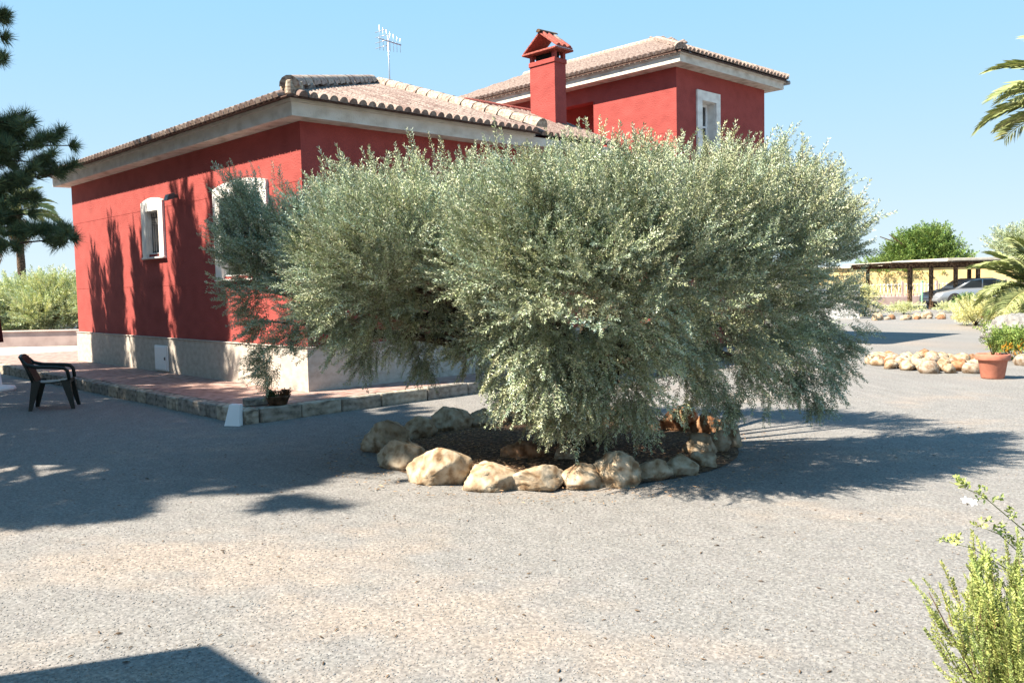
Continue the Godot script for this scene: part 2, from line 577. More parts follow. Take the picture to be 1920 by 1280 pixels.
func house():
	M.tile = tile_mesh()
	var h := thing("red_house", "red rendered house with pale tiled hip roofs and a two-storey block behind the olive tree", "house", HOUSE_AT, HOUSE_TURN)
	# ---- plinth and walls of the low wing
	var st := mb()
	box(st, L(-0.035, 0.10, -0.035), L(4.13, 0.78, 9.43))
	box(st, L(4.131, 0.10, 0.12), L(6.5, 0.78, 9.4))
	put("plinth", done(st), M.plinth, h)
	put("plinth_ledge", boxm(L(-0.05, 0.781, -0.05), L(4.14, 0.80, 9.44), 0.006), M.plinth, h)
	st = mb()
	var w1 := [4.81, 5.38, 2.29, 3.06]
	var w2 := [1.14, 2.43, 1.83, 3.05]
	wall_grid(st, [0.0, 1.14, 2.43, 4.81, 5.38, 9.4], [0.801, 1.704, 1.716, 1.83, 2.29, 3.05, 3.06, 3.084, 3.096, 3.93], [w1, w2], [1.71, 3.09], 0.28, true, 0.0)
	put("wall", done(st), M.red, h)
	st = mb()
	wall_grid(st, [0.281, 4.10], [0.801, 1.704, 1.716, 3.084, 3.096, 3.93], [], [1.71, 3.09], 0.28, false, 0.0)
	put("wall", done(st), M.red, h)
	st = mb()
	box(st, L(4.101, 0.79, 0.15), L(6.45, 4.2, 0.4)); box(st, L(6.2, 0.79, 0.401), L(6.45, 4.2, 9.3))
	box(st, L(0.281, 0.79, 9.12), L(6.19, 3.93, 9.39))
	put("wall", done(st), M.red, h)
	# ---- windows of the left side
	for w in [[4.62, 5.57, 2.24, 3.22, w1, 0.07], [0.93, 2.65, 1.79, 3.20, w2, 0.09]]:
		var q: Array = w[4]
		var wn := put("window", boxm(L(0.17, q[2] + 0.03, q[0] + 0.002), L(0.21, q[2] + 0.07, q[1] - 0.002)), M.frame_grey, h)
		var s2 := mb()   # white surround with a shallow arched head
		box(s2, L(-0.045, w[2], w[0]), L(-0.001, w[3], q[0]))
		box(s2, L(-0.045, w[2], q[1]), L(-0.001, w[3], w[1]))
		box(s2, L(-0.046, q[3], q[0] + 0.001), L(-0.001, w[3] - 0.001, q[1] - 0.001))
		var seg := 10
		for k in seg:
			var b0: float = lerpf(w[0], w[1], float(k) / seg)
			var b1: float = lerpf(w[0], w[1], float(k + 1) / seg)
			var y0: float = w[3] + 0.001 + w[5] * (1.0 - pow(2.0 * k / seg - 1.0, 2))
			var y1: float = w[3] + 0.001 + w[5] * (1.0 - pow(2.0 * (k + 1) / seg - 1.0, 2))
			hexa(s2, [L(-0.045, w[3] + 0.001, b0), L(-0.001, w[3] + 0.001, b0), L(-0.001, w[3] + 0.001, b1), L(-0.045, w[3] + 0.001, b1), L(-0.045, y0, b0), L(-0.001, y0, b0), L(-0.001, y1, b1), L(-0.045, y1, b1)])
		put("surround", done(s2), M.white, wn)
		put("sill", boxm(L(-0.07, w[2] - 0.035, w[0] - 0.01), L(0.16, w[2] - 0.002, w[1] + 0.01), 0.008), M.white, wn)
		s2 = mb()   # reveal lining and casement frame
		box(s2, L(0.0, q[3] - 0.012, q[0] + 0.012), L(0.24, q[3] - 0.001, q[1] - 0.012))
		box(s2, L(0.0, q[2], q[0] + 0.001), L(0.24, q[3] - 0.001, q[0] + 0.011)); box(s2, L(0.0, q[2], q[1] - 0.011), L(0.24, q[3] - 0.001, q[1] - 0.001))
		box(s2, L(0.001, q[2] + 0.001, q[0] + 0.012), L(0.24, q[2] + 0.02, q[1] - 0.012))
		put("reveal", done(s2), M.white, wn)
		s2 = mb()
		var mid: float = (q[0] + q[1]) * 0.5
		for e in [[q[0] + 0.012, q[0] + 0.062], [mid - 0.035, mid + 0.035], [q[1] - 0.062, q[1] - 0.012]]: box(s2, L(0.168, q[2] + 0.071, e[0]), L(0.212, q[3] - 0.013, e[1]))
		put("casement", done(s2), M.frame_grey, wn)
		for e in [[q[0] + 0.063, mid - 0.036], [mid + 0.036, q[1] - 0.063]]:
			put("pane", boxm(L(0.185, q[2] + 0.072, e[0]), L(0.19, q[3] - 0.014, e[1])), M.glass, wn)
		put("curtain", boxm(L(0.262, q[2], q[0] + 0.013), L(0.27, q[3] - 0.014, q[1] - 0.013)), M.curtain, wn)
		var bars := int((q[1] - q[0]) / 0.11)
		var s3 := mb(false)
		for k in bars + 1:
			var bb: float = lerpf(q[0] + 0.05, q[1] - 0.05, float(k) / bars)
			tube(s3, [L(0.06, q[2] + 0.02, bb), L(0.06, q[3] - 0.03, bb)], [0.008, 0.008], 5)
			if k < bars:      # small rings near the head of the grille
				var c := L(0.06, q[3] - 0.17, bb + 0.5 * (q[1] - q[0] - 0.1) / bars)
				var ring := []
				var rad := []
				for t in 9:
					ring.append(c + Vector3(0, sin(TAU * t / 8) * 0.04, cos(TAU * t / 8) * 0.035)); rad.append(0.006)
				tube(s3, ring, rad, 4)
		for yy in [q[2] + 0.05, q[3] - 0.23, q[3] - 0.11]: tube(s3, [L(0.06, yy, q[0] + 0.03), L(0.06, yy, q[1] - 0.03)], [0.008, 0.008], 5)
		put("grille", done(s3), M.iron, wn)
	# ---- meter cabinet in the plinth
	var cab := put("meter_cabinet", boxm(L(-0.065, 0.20, 4.64), L(-0.036, 0.655, 5.19), 0.006), M.white_paint, h)
	put("door", boxm(L(-0.078, 0.225, 4.67), L(-0.066, 0.63, 5.16), 0.004), M.white_paint, cab)
	put("latch", boxm(L(-0.095, 0.40, 4.69), L(-0.079, 0.455, 4.72), 0.003), M.iron, cab)
	# ---- cornice
	st = mb()
	box(st, L(-0.28, 3.90, -0.279), L(0.10, 4.08, 9.68)); box(st, L(0.101, 3.90, -0.28), L(4.27, 4.08, 0.10))
	box(st, L(-0.31, 4.081, -0.31), L(0.10, 4.125, 9.71)); box(st, L(0.101, 4.081, -0.31), L(4.29, 4.125, 0.10))
	put("cornice", done(st), M.cream, h)
	# ---- roof of the low wing
	var e0 := 4.15
	var sl := 0.335
	var ed := -0.33
	var top := 4.3
	var ap := e0 + (top - ed) * sl
	st = mb()
	var t0 := 0.03
	var A := L(ed, e0, ed); var B := L(top, e0, ed); var ov := 0.11; var P := L(top, ap, top); var Q := L(top, ap, 5.1); var D := L(ed, e0, 9.73)
	tri(st, A, P, B); quad(st, A, D, Q, P)
	hexa(st, [L(ed - ov, e0 - 0.045, ed - ov), L(ed - 0.001, e0 - 0.03, ed - ov), L(ed - 0.001, e0 - 0.03, 9.73), L(ed - ov, e0 - 0.045, 9.73), L(ed - ov, e0 - 0.03, ed - ov), L(ed - 0.001, e0 + 0.003, ed - ov), L(ed - 0.001, e0 + 0.003, 9.73), L(ed - ov, e0 - 0.03, 9.73)])
	hexa(st, [L(ed, e0 - 0.045, ed - ov), L(top, e0 - 0.045, ed - ov), L(top, e0 - 0.03, ed - 0.001), L(ed, e0 - 0.03, ed - 0.001), L(ed, e0 - 0.03, ed - ov), L(top, e0 - 0.03, ed - ov), L(top, e0 + 0.003, ed - 0.001), L(ed, e0 + 0.003, ed - 0.001)])
	quad(st, P, Q, L(8.6, e0, 9.4), L(8.6, e0, 4.3)); tri(st, Q, D, L(8.6, e0, 9.73))
	tri(st, A - Vector3(0, t0, 0), B - Vector3(0, t0, 0), P - Vector3(0, t0, 0)); quad(st, A - Vector3(0, t0, 0), P - Vector3(0, t0, 0), Q - Vector3(0, t0, 0), D - Vector3(0, t0, 0))
	var roof := put("roof", done(st), M.pan, h)
	put("gable_wall", (func() -> ArrayMesh:
		var s := mb()
		hexa(s, [L(4.12, 3.9, -0.2), L(4.28, 3.9, -0.2), L(4.28, 3.9, 4.3), L(4.12, 3.9, 4.3), L(4.12, 4.12, -0.2), L(4.28, 4.12, -0.2), L(4.28, ap - 0.09, 4.3), L(4.12, ap - 0.09, 4.3)])
		hexa(s, [L(4.281, 3.9, 4.2), L(8.6, 3.9, 4.2), L(8.6, 3.9, 4.3), L(4.281, 3.9, 4.3), L(4.281, ap - 0.09, 4.2), L(8.6, e0 - 0.05, 4.2), L(8.6, e0 - 0.05, 4.3), L(4.281, ap - 0.09, 4.3)])
		return done(s)).call(), M.red, h)
	# front face tiles: columns run up from the eave to the hip
	var nf := Vector3(0, 1, sl).normalized()
	var df := L(0, -sl, -1).normalized()
	var step := 0.36
	var count := 0
	var a := ed + 0.12
	while a < top - 0.12:
		var run := a - ed           # plan distance from eave to hip
		var u := 0.0
		while u < run - 0.05:
			var p := L(a, e0 - 0.03 + u * sl + 0.014 * minf(u, 1.0), ed - 0.14 + u)
			put("tile", M.tile, M.tiles[rng.randi() % 4], roof, slope_frame(p, df, nf, 0.03))
			count += 1
			u += step
		a += 0.155
	# left face: the two lowest courses one by one, the rest joined
	var nl := Vector3(-sl, 1, 0).normalized()
	var dl := Vector3(-1, -sl, 0).normalized()
	var rest := mb(false)
	var b := ed + 0.12
	while b < 9.73 - 0.1:
		var run2: float = minf(minf(b - ed, 9.73 - b), top - ed)
		var u := 0.0
		var k := 0
		while u < run2 - 0.05:
			var p := L(ed - 0.14 + u, e0 - 0.03 + u * sl + 0.014 * minf(u, 1.0), b)
			var xf := slope_frame(p, dl, nl, 0.03)
			if k < 1: put("tile", M.tile, M.tiles[rng.randi() % 4], roof, xf)
			else: rest.append_from(M.tile, 0, xf)
			u += step
			k += 1
		b += 0.155
	var rt := put("tile_courses", rest.commit(), M.tiles[1], roof)
	rt.set_meta("kind", "stuff")
	cap_row(roof, A + Vector3(0.0, 0.11, 0.0), P + Vector3(0, 0.10, 0), 0.46, 2.0)
	put("hip_end", boxm(L(ed - 0.04, e0 - 0.01, ed - 0.04), L(ed + 0.20, e0 + 0.21, ed + 0.20), 0.03), M.mortar, roof)
	cap_row(roof, B + Vector3(0.02, 0.07, 0.10), P + Vector3(0.02, 0.09, 0), 0.34, 2.0)
	cap_row(roof, Q, P, 0.4, 2.0)
	# ---- link roof between wing and chimney
	st = mb()
	var rb := 4.93
	quad(st, L(4.33, 4.12, -0.25), L(4.33, rb, 1.6), L(6.6, rb, 1.6), L(6.6, 4.12, -0.25))
	quad(st, L(4.33, rb, 1.6), L(4.33, 4.1, 3.5), L(6.6, 4.1, 3.5), L(6.6, rb, 1.6))
	var lr := put("link_roof", done(st), M.pan, h)
	var nb := Vector3(0, 1, 0.438).normalized()
	var db := L(0, -0.438, -1).normalized()
	a = 4.55
	while a < 6.5:
		var u := 0.0
		while u < 1.7:
			put("tile", M.tile, M.tiles[(rng.randi() % 2) * 2], lr, slope_frame(L(a, 4.13 + u * 0.438, -0.27 + u), db, nb, 0.03))
			u += step
		a += 0.155
	for k in 6:
		var xf := slope_frame(L(4.42 + k * 0.36, rb + 0.02, 1.6), Vector3(-1, 0, 0), Vector3.UP, 0.02)
		xf.basis = xf.basis.scaled_local(Vector3(1.6, 1.4, 1.0))
		put("ridge_tile", M.tile, M.redtile, lr, xf)
	put("gable_wall", (func() -> ArrayMesh:
		var s := mb()
		tri(s, L(6.44, 4.1, -0.1), L(6.44, rb - 0.06, 1.6), L(6.44, 4.1, 3.3))
		return done(s)).call(), M.red, h)
	put("cornice", boxm(L(4.301, 3.95, -0.22), L(6.6, 4.09, 0.14)), M.cream, h)
	# ---- chimney
	var ch := put("chimney", boxm(L(5.88, 3.0, 0.70), L(6.19, 5.76, 1.35)), M.red, h)
	put("collar", boxm(L(5.86, 5.761, 0.68), L(6.21, 5.85, 1.37), 0.008), M.red, ch)
	st = mb()
	for q in [[5.88, 0.70], [6.12, 0.70], [5.88, 1.28], [6.12, 1.28]]: box(st, L(q[0], 5.851, q[1]), L(q[0] + 0.07, 5.98, q[1] + 0.07))
	put("pier", done(st), M.red, ch)
	put("flue", boxm(L(5.96, 5.851, 0.79), L(6.11, 5.979, 1.26)), M.black, ch)
	put("cap_slab", boxm(L(5.78, 5.981, 0.58), L(6.29, 6.02, 1.47), 0.006), M.redtile, ch)
	st = mb()
	for s in [[0.58, 1.025], [1.47, 1.025]]:
		hexa(st, [L(5.82, 6.021, s[0]), L(6.26, 6.021, s[0]), L(6.26, 6.34, s[1]), L(5.82, 6.34, s[1]), L(5.82, 6.05, s[0]), L(6.26, 6.05, s[0]), L(6.26, 6.375, s[1]), L(5.82, 6.375, s[1])])
	var tent := put("cap_roof", done(st), M.redtile, ch)
	for q in [[0.60, -1.0], [1.45, 1.0]]:
		for k in 3:
			for r in 2:
				var xf := slope_frame(L(5.89 + k * 0.15, 6.045 + r * 0.14, q[0] - q[1] * r * 0.19), L(0, -0.73, q[1]).normalized(), L(0, 1, q[1] * 0.73).normalized(), 0.02)
				xf.basis = xf.basis.scaled_local(Vector3(0.75, 0.6, 0.62))
				put("tile", M.tile, M.redtile if r + k < 3 else M.tiles[1], tent, xf)
	var rx := slope_frame(L(5.79, 6.365, 1.025), Vector3(-1, 0, 0), Vector3.UP)
	rx.basis = rx.basis.scaled_local(Vector3(0.8, 0.7, 1.15))
	put("ridge_tile", M.tile, M.wood, tent, rx)
	# ---- two-storey block
	var ta := 9.91
	var tw := 13.65
	st = mb()
	var twn := [10.86, 11.43, 4.55, 5.70]
	wall_grid(st, [ta + 0.301, 10.86, 11.43, tw - 0.301], [0.1, 4.55, 4.9, 4.912, 5.70, 6.33], [twn], [4.906], 0.30, false, 0.80)
	put("wall", done(st), M.red, h)
	st = mb()
	wall_grid(st, [0.80, 3.20], [0.1, 4.9, 4.912, 6.33], [], [4.906], 0.30, true, ta)
	box(st, L(ta + 0.001, 5.95, 3.201), L(ta + 0.3, 6.33, 9.2)); box(st, L(ta + 1.0, 0.1, 3.201), L(ta + 1.3, 6.33, 9.2)); box(st, L(ta + 0.301, 0.1, 2.9), L(ta + 1.3, 6.33, 3.2))
	box(st, L(tw - 0.3, 0.1, 0.80), L(tw, 6.33, 9.2)); box(st, L(ta + 1.301, 0.1, 8.9), L(tw - 0.301, 6.33, 9.2))
	put("wall", done(st), M.red, h)
	st = mb()     # the lower rooms between the wing and the tall block
	box(st, L(6.46, 0.1, 4.4), L(ta + 0.99, 3.9, 8.8)); 
	put("wall", done(st), M.red, h)
	var twin := put("window", boxm(L(10.862, 4.56, 1.0), L(11.428, 4.61, 1.05)), M.white_paint, h)
	st = mb()
	box(st, L(10.66, 4.4, 0.757), L(10.86, 5.92, 0.799)); box(st, L(11.43, 4.4, 0.757), L(11.60, 5.92, 0.799)); box(st, L(10.861, 5.70, 0.756), L(11.429, 5.919, 0.799))
	put("surround", done(st), M.white, twin)
	st = mb()
	box(st, L(10.862, 4.6, 0.80), L(10.872, 5.69, 1.09)); box(st, L(11.418, 4.6, 0.80), L(11.428, 5.69, 1.09)); box(st, L(10.873, 5.688, 0.80), L(11.417, 5.699, 1.09))
	put("reveal", done(st), M.white, twin)
	st = mb()
	for q in [[10.873, 10.93], [11.36, 11.417]]: box(st, L(q[0], 4.611, 1.0), L(q[1], 5.687, 1.05))
	box(st, L(10.931, 5.63, 1.0), L(11.359, 5.687, 1.05)); box(st, L(10.931, 5.15, 1.0), L(11.359, 5.19, 1.05))
	put("casement", done(st), M.white_paint, twin)
	for q in [[4.612, 5.149], [5.191, 5.629]]: put("pane", boxm(L(10.932, q[0], 1.02), L(11.358, q[1], 1.026)), M.glass, twin)
	put("curtain", boxm(L(11.12, 4.6, 1.08), L(11.416, 5.687, 1.088)), M.white, twin)
	st = mb()
	box(st, L(ta - 0.34, 6.31, 0.461), L(ta + 1.2, 6.47, 9.5)); box(st, L(ta + 1.201, 6.31, 0.46), L(tw + 0.34, 6.47, 1.2)); box(st, L(tw - 0.2, 6.31, 1.201), L(tw + 0.34, 6.47, 9.5))
	box(st, L(ta - 0.38, 6.471, 0.42), L(ta + 1.2, 6.51, 9.54)); box(st, L(ta + 1.201, 6.471, 0.42), L(tw + 0.38, 6.51, 1.2)); box(st, L(tw - 0.2, 6.471, 1.201), L(tw + 0.38, 6.51, 9.54))
	put("cornice", done(st), M.cream, h)
	var el := ta - 0.40
	var er := tw + 0.40
	var hw := (er - el) * 0.5
	var e1 := 6.53
	var s1 := 0.44
	var f0 := 0.40
	st = mb()
	var pk := L(el + hw, e1 + hw * s1, f0 + hw)
	var pq := L(el + hw, e1 + hw * s1, 9.6 - hw)
	tri(st, L(el, e1, f0), pk, L(er, e1, f0)); quad(st, L(el, e1, f0), L(el, e1, 9.6), pq, pk); quad(st, L(er, e1, f0), pk, pq, L(er, e1, 9.6)); tri(st, L(el, e1, 9.6), L(er, e1, 9.6), pq)
	for q in [[L(el - 0.03, e1 - 0.035, f0 - 0.03), L(el - 0.001, e1 - 0.01, 9.6)], [L(el, e1 - 0.035, f0 - 0.03), L(er, e1 - 0.01, f0 - 0.001)]]: box(st, q[0], q[1])
	var r2 := put("roof", done(st), M.pan, h)
	rest = mb(false)
	b = f0 + 0.1
	while b < 9.5:
		var run3: float = minf(minf(b - f0, 9.6 - b), hw)
		var u := 0.0
		while u < run3 - 0.04:
			rest.append_from(M.tile, 0, slope_frame(L(el - 0.05 + u, e1 + 0.012 + u * s1, b), Vector3(-1, -s1, 0).normalized(), Vector3(-s1, 1, 0).normalized(), 0.03))
			u += step
		b += 0.155
	a = el + 0.1
	while a < er - 0.05:
		var run4: float = minf(a - el, er - a)
		var u := 0.0
		while u < run4 - 0.04:
			rest.append_from(M.tile, 0, slope_frame(L(a, e1 + 0.012 + u * s1, f0 - 0.05 + u), L(0, -s1, -1).normalized(), Vector3(0, 1, s1).normalized(), 0.03))
			u += step
		a += 0.155
	var rt2 := put("tile_courses", rest.commit(), M.tile_light, r2)
	rt2.set_meta("kind", "stuff")
	cap_row(r2, L(el, e1 + 0.02, f0), pk + Vector3(0, 0.03, 0), 0.42, 1.9)
	cap_row(r2, L(er, e1 + 0.02, f0), pk + Vector3(0, 0.03, 0), 0.42, 1.9)
	cap_row(r2, pq + Vector3(0, 0.03, 0), pk + Vector3(0, 0.03, 0), 0.42, 1.9)
	put("gutter", tubem([L(er + 0.05, 6.48, 0.36), L(er + 0.05, 6.46, 9.5)], [0.05, 0.05], 8), M.frame_grey, h)
	# ---- aerial and wall lamp: fixed on, but things of their own
	var an := thing("tv_aerial", "thin metal television aerial on a mast above the tiled roof", "aerial", HOUSE_AT, HOUSE_TURN)
	var mp := L(4.98, 0, 4.66)
	put("mast", tubem([mp + Vector3(0, 5.3, 0), mp + Vector3(0, 6.95, 0)], [0.016, 0.014], 6), M.metal, an)
	put("boom", tubem([mp + Vector3(-0.32, 6.80, 0.1), mp + Vector3(0.42, 6.83, -0.12)], [0.014, 0.014], 5), M.metal, an)
	st = mb(false)
	for k in 7:
		var q := mp + Vector3(lerpf(-0.3, 0.4, k / 6.0), 6.815, lerpf(0.1, -0.12, k / 6.0))
		var ln := lerpf(0.26, 0.15, k / 6.0)
		tube(st, [q + Vector3(0, -ln, 0), q + Vector3(0, ln, 0)], [0.005, 0.005], 4)
	put("element", done(st), M.metal, an)
	st = mb(false)
	for k in 4: tube(st, [mp + Vector3(-0.30, 6.62 + k * 0.11, -0.05), mp + Vector3(-0.26, 6.62 + k * 0.11, 0.30)], [0.007, 0.007], 4)
	put("reflector", done(st), M.metal, an)
	var wl := thing("wall_lamp", "small grey floodlight on the red wall beside the narrow window", "lamp", HOUSE_AT, HOUSE_TURN)
	put("bracket", boxm(L(-0.10, 3.20, 4.02), L(-0.001, 3.26, 4.06), 0.004), M.iron, wl)
	put("housing", (func() -> ArrayMesh:
		var s := mb()
		hexa(s, [L(-0.22, 3.14, 3.96), L(-0.10, 3.18, 3.96), L(-0.10, 3.18, 4.12), L(-0.22, 3.14, 4.12), L(-0.18, 3.25, 3.96), L(-0.08, 3.28, 3.96), L(-0.08, 3.28, 4.12), L(-0.18, 3.25, 4.12)])
		return done(s)).call(), M.frame_dark, wl)
	put("lens", (func() -> ArrayMesh:
		var s := mb()
		hexa(s, [L(-0.226, 3.15, 3.97), L(-0.221, 3.145, 3.97), L(-0.221, 3.145, 4.11), L(-0.226, 3.15, 4.11), L(-0.188, 3.245, 3.97), L(-0.182, 3.24, 3.97), L(-0.182, 3.24, 4.11), L(-0.188, 3.245, 4.11)])
		return done(s)).call(), M.frame_grey, wl)

func blob_foliage(parent: Node3D, called: String, meshes: Array, m: Material, centre: Vector3, half: Vector3, n: int, s0: float, s1: float, lo: float, hi: float, upness := 0.5, warm := 0.0, lumps := 14):
	# leaf sprays spread over the lumps that make up the plant
	var ls := []
	for i in lumps:
		var d := Vector3(rr(-1, 1), rr(-0.75, 1), rr(-1, 1)).normalized() * pow(rng.randf(), 0.4)
		ls.append([centre + d * half * 0.68, rr(0.32, 0.52)])
	var xs := []
	var cs := []
	for k in meshes.size():
		xs.append([]); cs.append([])
	for i in n:
		var l: Array = ls[rng.randi() % ls.size()]
		var d := Vector3(rr(-1, 1), rr(-0.8, 1), rr(-1, 1)).normalized()
		var p: Vector3 = l[0] + d * half * l[1] * pow(rng.randf(), 0.35)
		if p.y < 0.02: p.y = rr(0.02, 0.15)
		var k := rng.randi() % meshes.size()
		xs[k].append(aim(p, d + Vector3.UP * upness + Vector3(rr(-0.4, 0.4), rr(-0.2, 0.3), rr(-0.4, 0.4)), rr(s0, s1)))
		cs[k].append(tint(lo, hi, warm))
	for k in meshes.size():
		scatter(called, meshes[k], m, xs[k], cs[k], parent)
func frond_mesh(length: float, droop: float, n: int, ll: float, lw: float, sd: int, pal: Array, stemc: Color) -> ArrayMesh:
	# feather palm leaf lying along +x, arching over in y
	var r := RandomNumberGenerator.new()
	r.seed = sd
	var st := mb()
	var pt := func(t: float) -> Vector3: return Vector3(length * t * (1.0 - 0.18 * t * t), length * (0.34 * t - droop * t * t), 0)
	st.set_color(stemc)
	for i in 10:
		var a: Vector3 = pt.call(i / 10.0)
		var b: Vector3 = pt.call((i + 1) / 10.0)
		var w := lerpf(0.035, 0.006, i / 10.0)
		quad(st, a + Vector3(0, 0, w), b + Vector3(0, 0, w * 0.9), b + Vector3(0, 0, -w * 0.9), a + Vector3(0, 0, -w))
		tri(st, a + Vector3(0, 0, w), a + Vector3(0, -w, 0), b); tri(st, a + Vector3(0, 0, -w), b, a + Vector3(0, -w, 0))
	for i in n:
		for s in [-1.0, 1.0]:
			var t := lerpf(0.16, 0.99, (i + r.randf() * 0.6) / n)
			var p: Vector3 = pt.call(t)
			var tan: Vector3 = (pt.call(minf(t + 0.03, 1.0)) - pt.call(t - 0.03)).normalized()
			var l := ll * (0.45 + 0.9 * sin(PI * clampf(t * 0.9 + 0.08, 0, 1))) * r.randf_range(0.85, 1.1)
			var d: Vector3 = (tan * r.randf_range(0.7, 1.0) + Vector3(0, r.randf_range(0.05, 0.4), 0) + Vector3(0, 0, s * r.randf_range(0.75, 1.0))).normalized()
			var tip: Vector3 = p + d * l + Vector3(0, -0.22 * l, 0)
			var mid: Vector3 = p + d * l * 0.5
			var w := tan.normalized() * lw * 0.5
			st.set_color(pal[r.randi() % pal.size()])
			tri(st, p, mid + w, tip); tri(st, p, tip, mid - w)
	return done(st)
func feather_palm(called: String, label: String, at: Vector3, trunk_h: float, trunk_r: float, fl: float, n: int, group := "", dead := 0, sd := 1):
	var t := thing(called, label, "palm", at, 0.0, group)
	if trunk_h > 0.2:
		var pts := []
		var rad := []
		for i in 13:
			pts.append(Vector3(sin(i * 0.3) * 0.03, trunk_h * i / 12.0 - 0.05, 0)); rad.append(trunk_r * (1.15 - 0.25 * i / 12.0) * (1.0 + 0.06 * (i % 2)))
		put("trunk", tubem(pts, rad, 10), M.palm_bark, t)
	var pal := [Color(0.27, 0.31, 0.13), Color(0.34, 0.38, 0.17), Color(0.41, 0.42, 0.21), Color(0.21, 0.25, 0.10)]
	var brown := [Color(0.28, 0.19, 0.10), Color(0.22, 0.14, 0.07)]
	var ms := []
	for k in 3: ms.append(frond_mesh(fl, 0.30 + 0.12 * k, 52, fl * 0.18, fl * 0.014, sd + k, pal, Color(0.25, 0.24, 0.10)))
	var dm := frond_mesh(fl * 0.8, 0.7, 22, fl * 0.13, fl * 0.012, sd + 9, brown, Color(0.25, 0.16, 0.08))
	for i in n + dead:
		var is_dead := i >= n
		var f := float(i) / n
		var tilt := lerpf(1.25, -0.35, pow(f, 0.8)) if not is_dead else rr(-1.3, -0.9)
		var xf := Transform3D(Basis(Vector3.UP, i * 2.399 + rr(-0.2, 0.2)) * Basis(Vector3(0, 0, 1), tilt) * Basis(Vector3.RIGHT, rr(-0.3, 0.3)), Vector3(0, trunk_h, 0))
		xf.basis = xf.basis.scaled(Vector3.ONE * rr(0.85, 1.08))
		put("frond", dm if is_dead else ms[rng.randi() % 3], M.frond, t, xf)
	return t

var sp_olive := []
var sp_green := []
var sp_pale := []
func make_sprigs():
	var pal := [Color(0.42, 0.47, 0.34), Color(0.335, 0.39, 0.245), Color(0.26, 0.32, 0.175), Color(0.48, 0.52, 0.41), Color(0.375, 0.425, 0.265)]
	for k in 3: sp_olive.append(sprig(27, 0.22, 0.048, 0.0105, 1.0, 100 + k, pal))
	pal = [Color(0.09, 0.15, 0.045), Color(0.13, 0.20, 0.055), Color(0.17, 0.24, 0.07)]
	for k in 2: sp_green.append(sprig(16, 0.22, 0.07, 0.030, 1.1, 120 + k, pal))
	pal = [Color(0.40, 0.46, 0.28), Color(0.47, 0.52, 0.35), Color(0.32, 0.38, 0.21)]
	for k in 2: sp_pale.append(sprig(18, 0.26, 0.09, 0.020, 0.9, 130 + k, pal))

func background_left():
	make_sprigs()
	# low wall, hedge of pale shrubs, palms
	var st := mb()
	box(st, V(-30.0, -0.1, 26.5), V(-5.0, 0.50, 26.22))
	var w := put("low_wall", done(st), M.pinkwall, self)
	tag(w, "long low pinkish garden wall left of the red house", "wall")
	put("coping", boxm(V(-30.0, 0.501, 26.54), V(-5.0, 0.545, 26.18), 0.01), M.pinkwall, w)
	var spots := [[-19.2, 28.6, 2.0, 2.25], [-16.9, 28.3, 1.7, 1.95], [-15.0, 28.6, 1.8, 2.2], [-12.8, 28.5, 1.8, 2.0], [-21.8, 29.0, 2.0, 2.4]]
	var labs := ["pale green rounded shrub behind the low wall, second from the frame edge", "shorter pale green shrub behind the low wall in mid hedge", "tall pale green shrub behind the low wall next to the house corner", "pale shrub behind the low wall mostly hidden by the red house", "tall pale shrub behind the low wall at the left frame edge"]
	for i in spots.size():
		var s: Array = spots[i]
		var t := thing("oleander_shrub", labs[i], "shrub", Vector3.ZERO, 0.0, "shrubs behind the low wall")
		var c := V(s[0], 0, s[1])
		for k in 5: put("stem", tubem([c + Vector3(rr(-0.3, 0.3), 0, rr(-0.3, 0.3)), c + Vector3(rr(-0.9, 0.9), s[3] * 0.8, rr(-0.8, 0.8))], [0.03, 0.012], 5), M.pine_bark, t)
		blob_foliage(t, "foliage", sp_pale, M.leaf, c + Vector3(0, s[3] * 0.52, 0), Vector3(s[2], s[3] * 0.55, 1.3), 2300, 1.0, 1.8, 0.9, 1.35, 0.6, 0.03, 18)
	feather_palm("palm_tree", "slim palm with brown skirt behind the pine branches at left", V(-22.3, 0, 40.0), 5.3, 0.17, 2.2, 22, "palms beyond the hedge", 14, 300)
	feather_palm("palm_tree", "palm standing at the left frame edge beyond the hedge", V(-24.35, 0, 41.0), 4.4, 0.16, 2.0, 20, "palms beyond the hedge", 10, 310)
	feather_palm("palm_tree", "low young palm peeping over the pale hedge", V(-17.6, 0, 31.8), 1.5, 0.2, 1.1, 16, "palms beyond the hedge", 0, 320)

func car_mesh(pts_low: Array, halfw: float, inset: float) -> ArrayMesh:
	# closed side outline (x, y) swept across the width with rounded shoulders
	var st := mb(false)
	var n := pts_low.size()
	var cx := 0.0
	for p in pts_low: cx += p.x / n
	var rings := []
	for s in [[-halfw, 0.90], [-halfw + inset * 0.35, 0.975], [-halfw + inset, 1.0], [halfw - inset, 1.0], [halfw - inset * 0.35, 0.975], [halfw, 0.90]]:
		var ring := []
		for p in pts_low: ring.append(Vector3(cx + (p.x - cx) * (0.5 + 0.5 * s[1]), 0.2 + (p.y - 0.2) * (0.6 + 0.4 * s[1]), s[0]))
		rings.append(ring)
	for k in rings.size() - 1:
		for i in n:
			var j := (i + 1) % n
			quad(st, rings[k][i], rings[k][j], rings[k + 1][j], rings[k + 1][i])
	for e in [0, rings.size() - 1]:
		var c := Vector3.ZERO
		for p in rings[e]: c += p / n
		for i in n: tri(st, c, rings[e][i], rings[e][(i + 1) % n])
	return done(st)
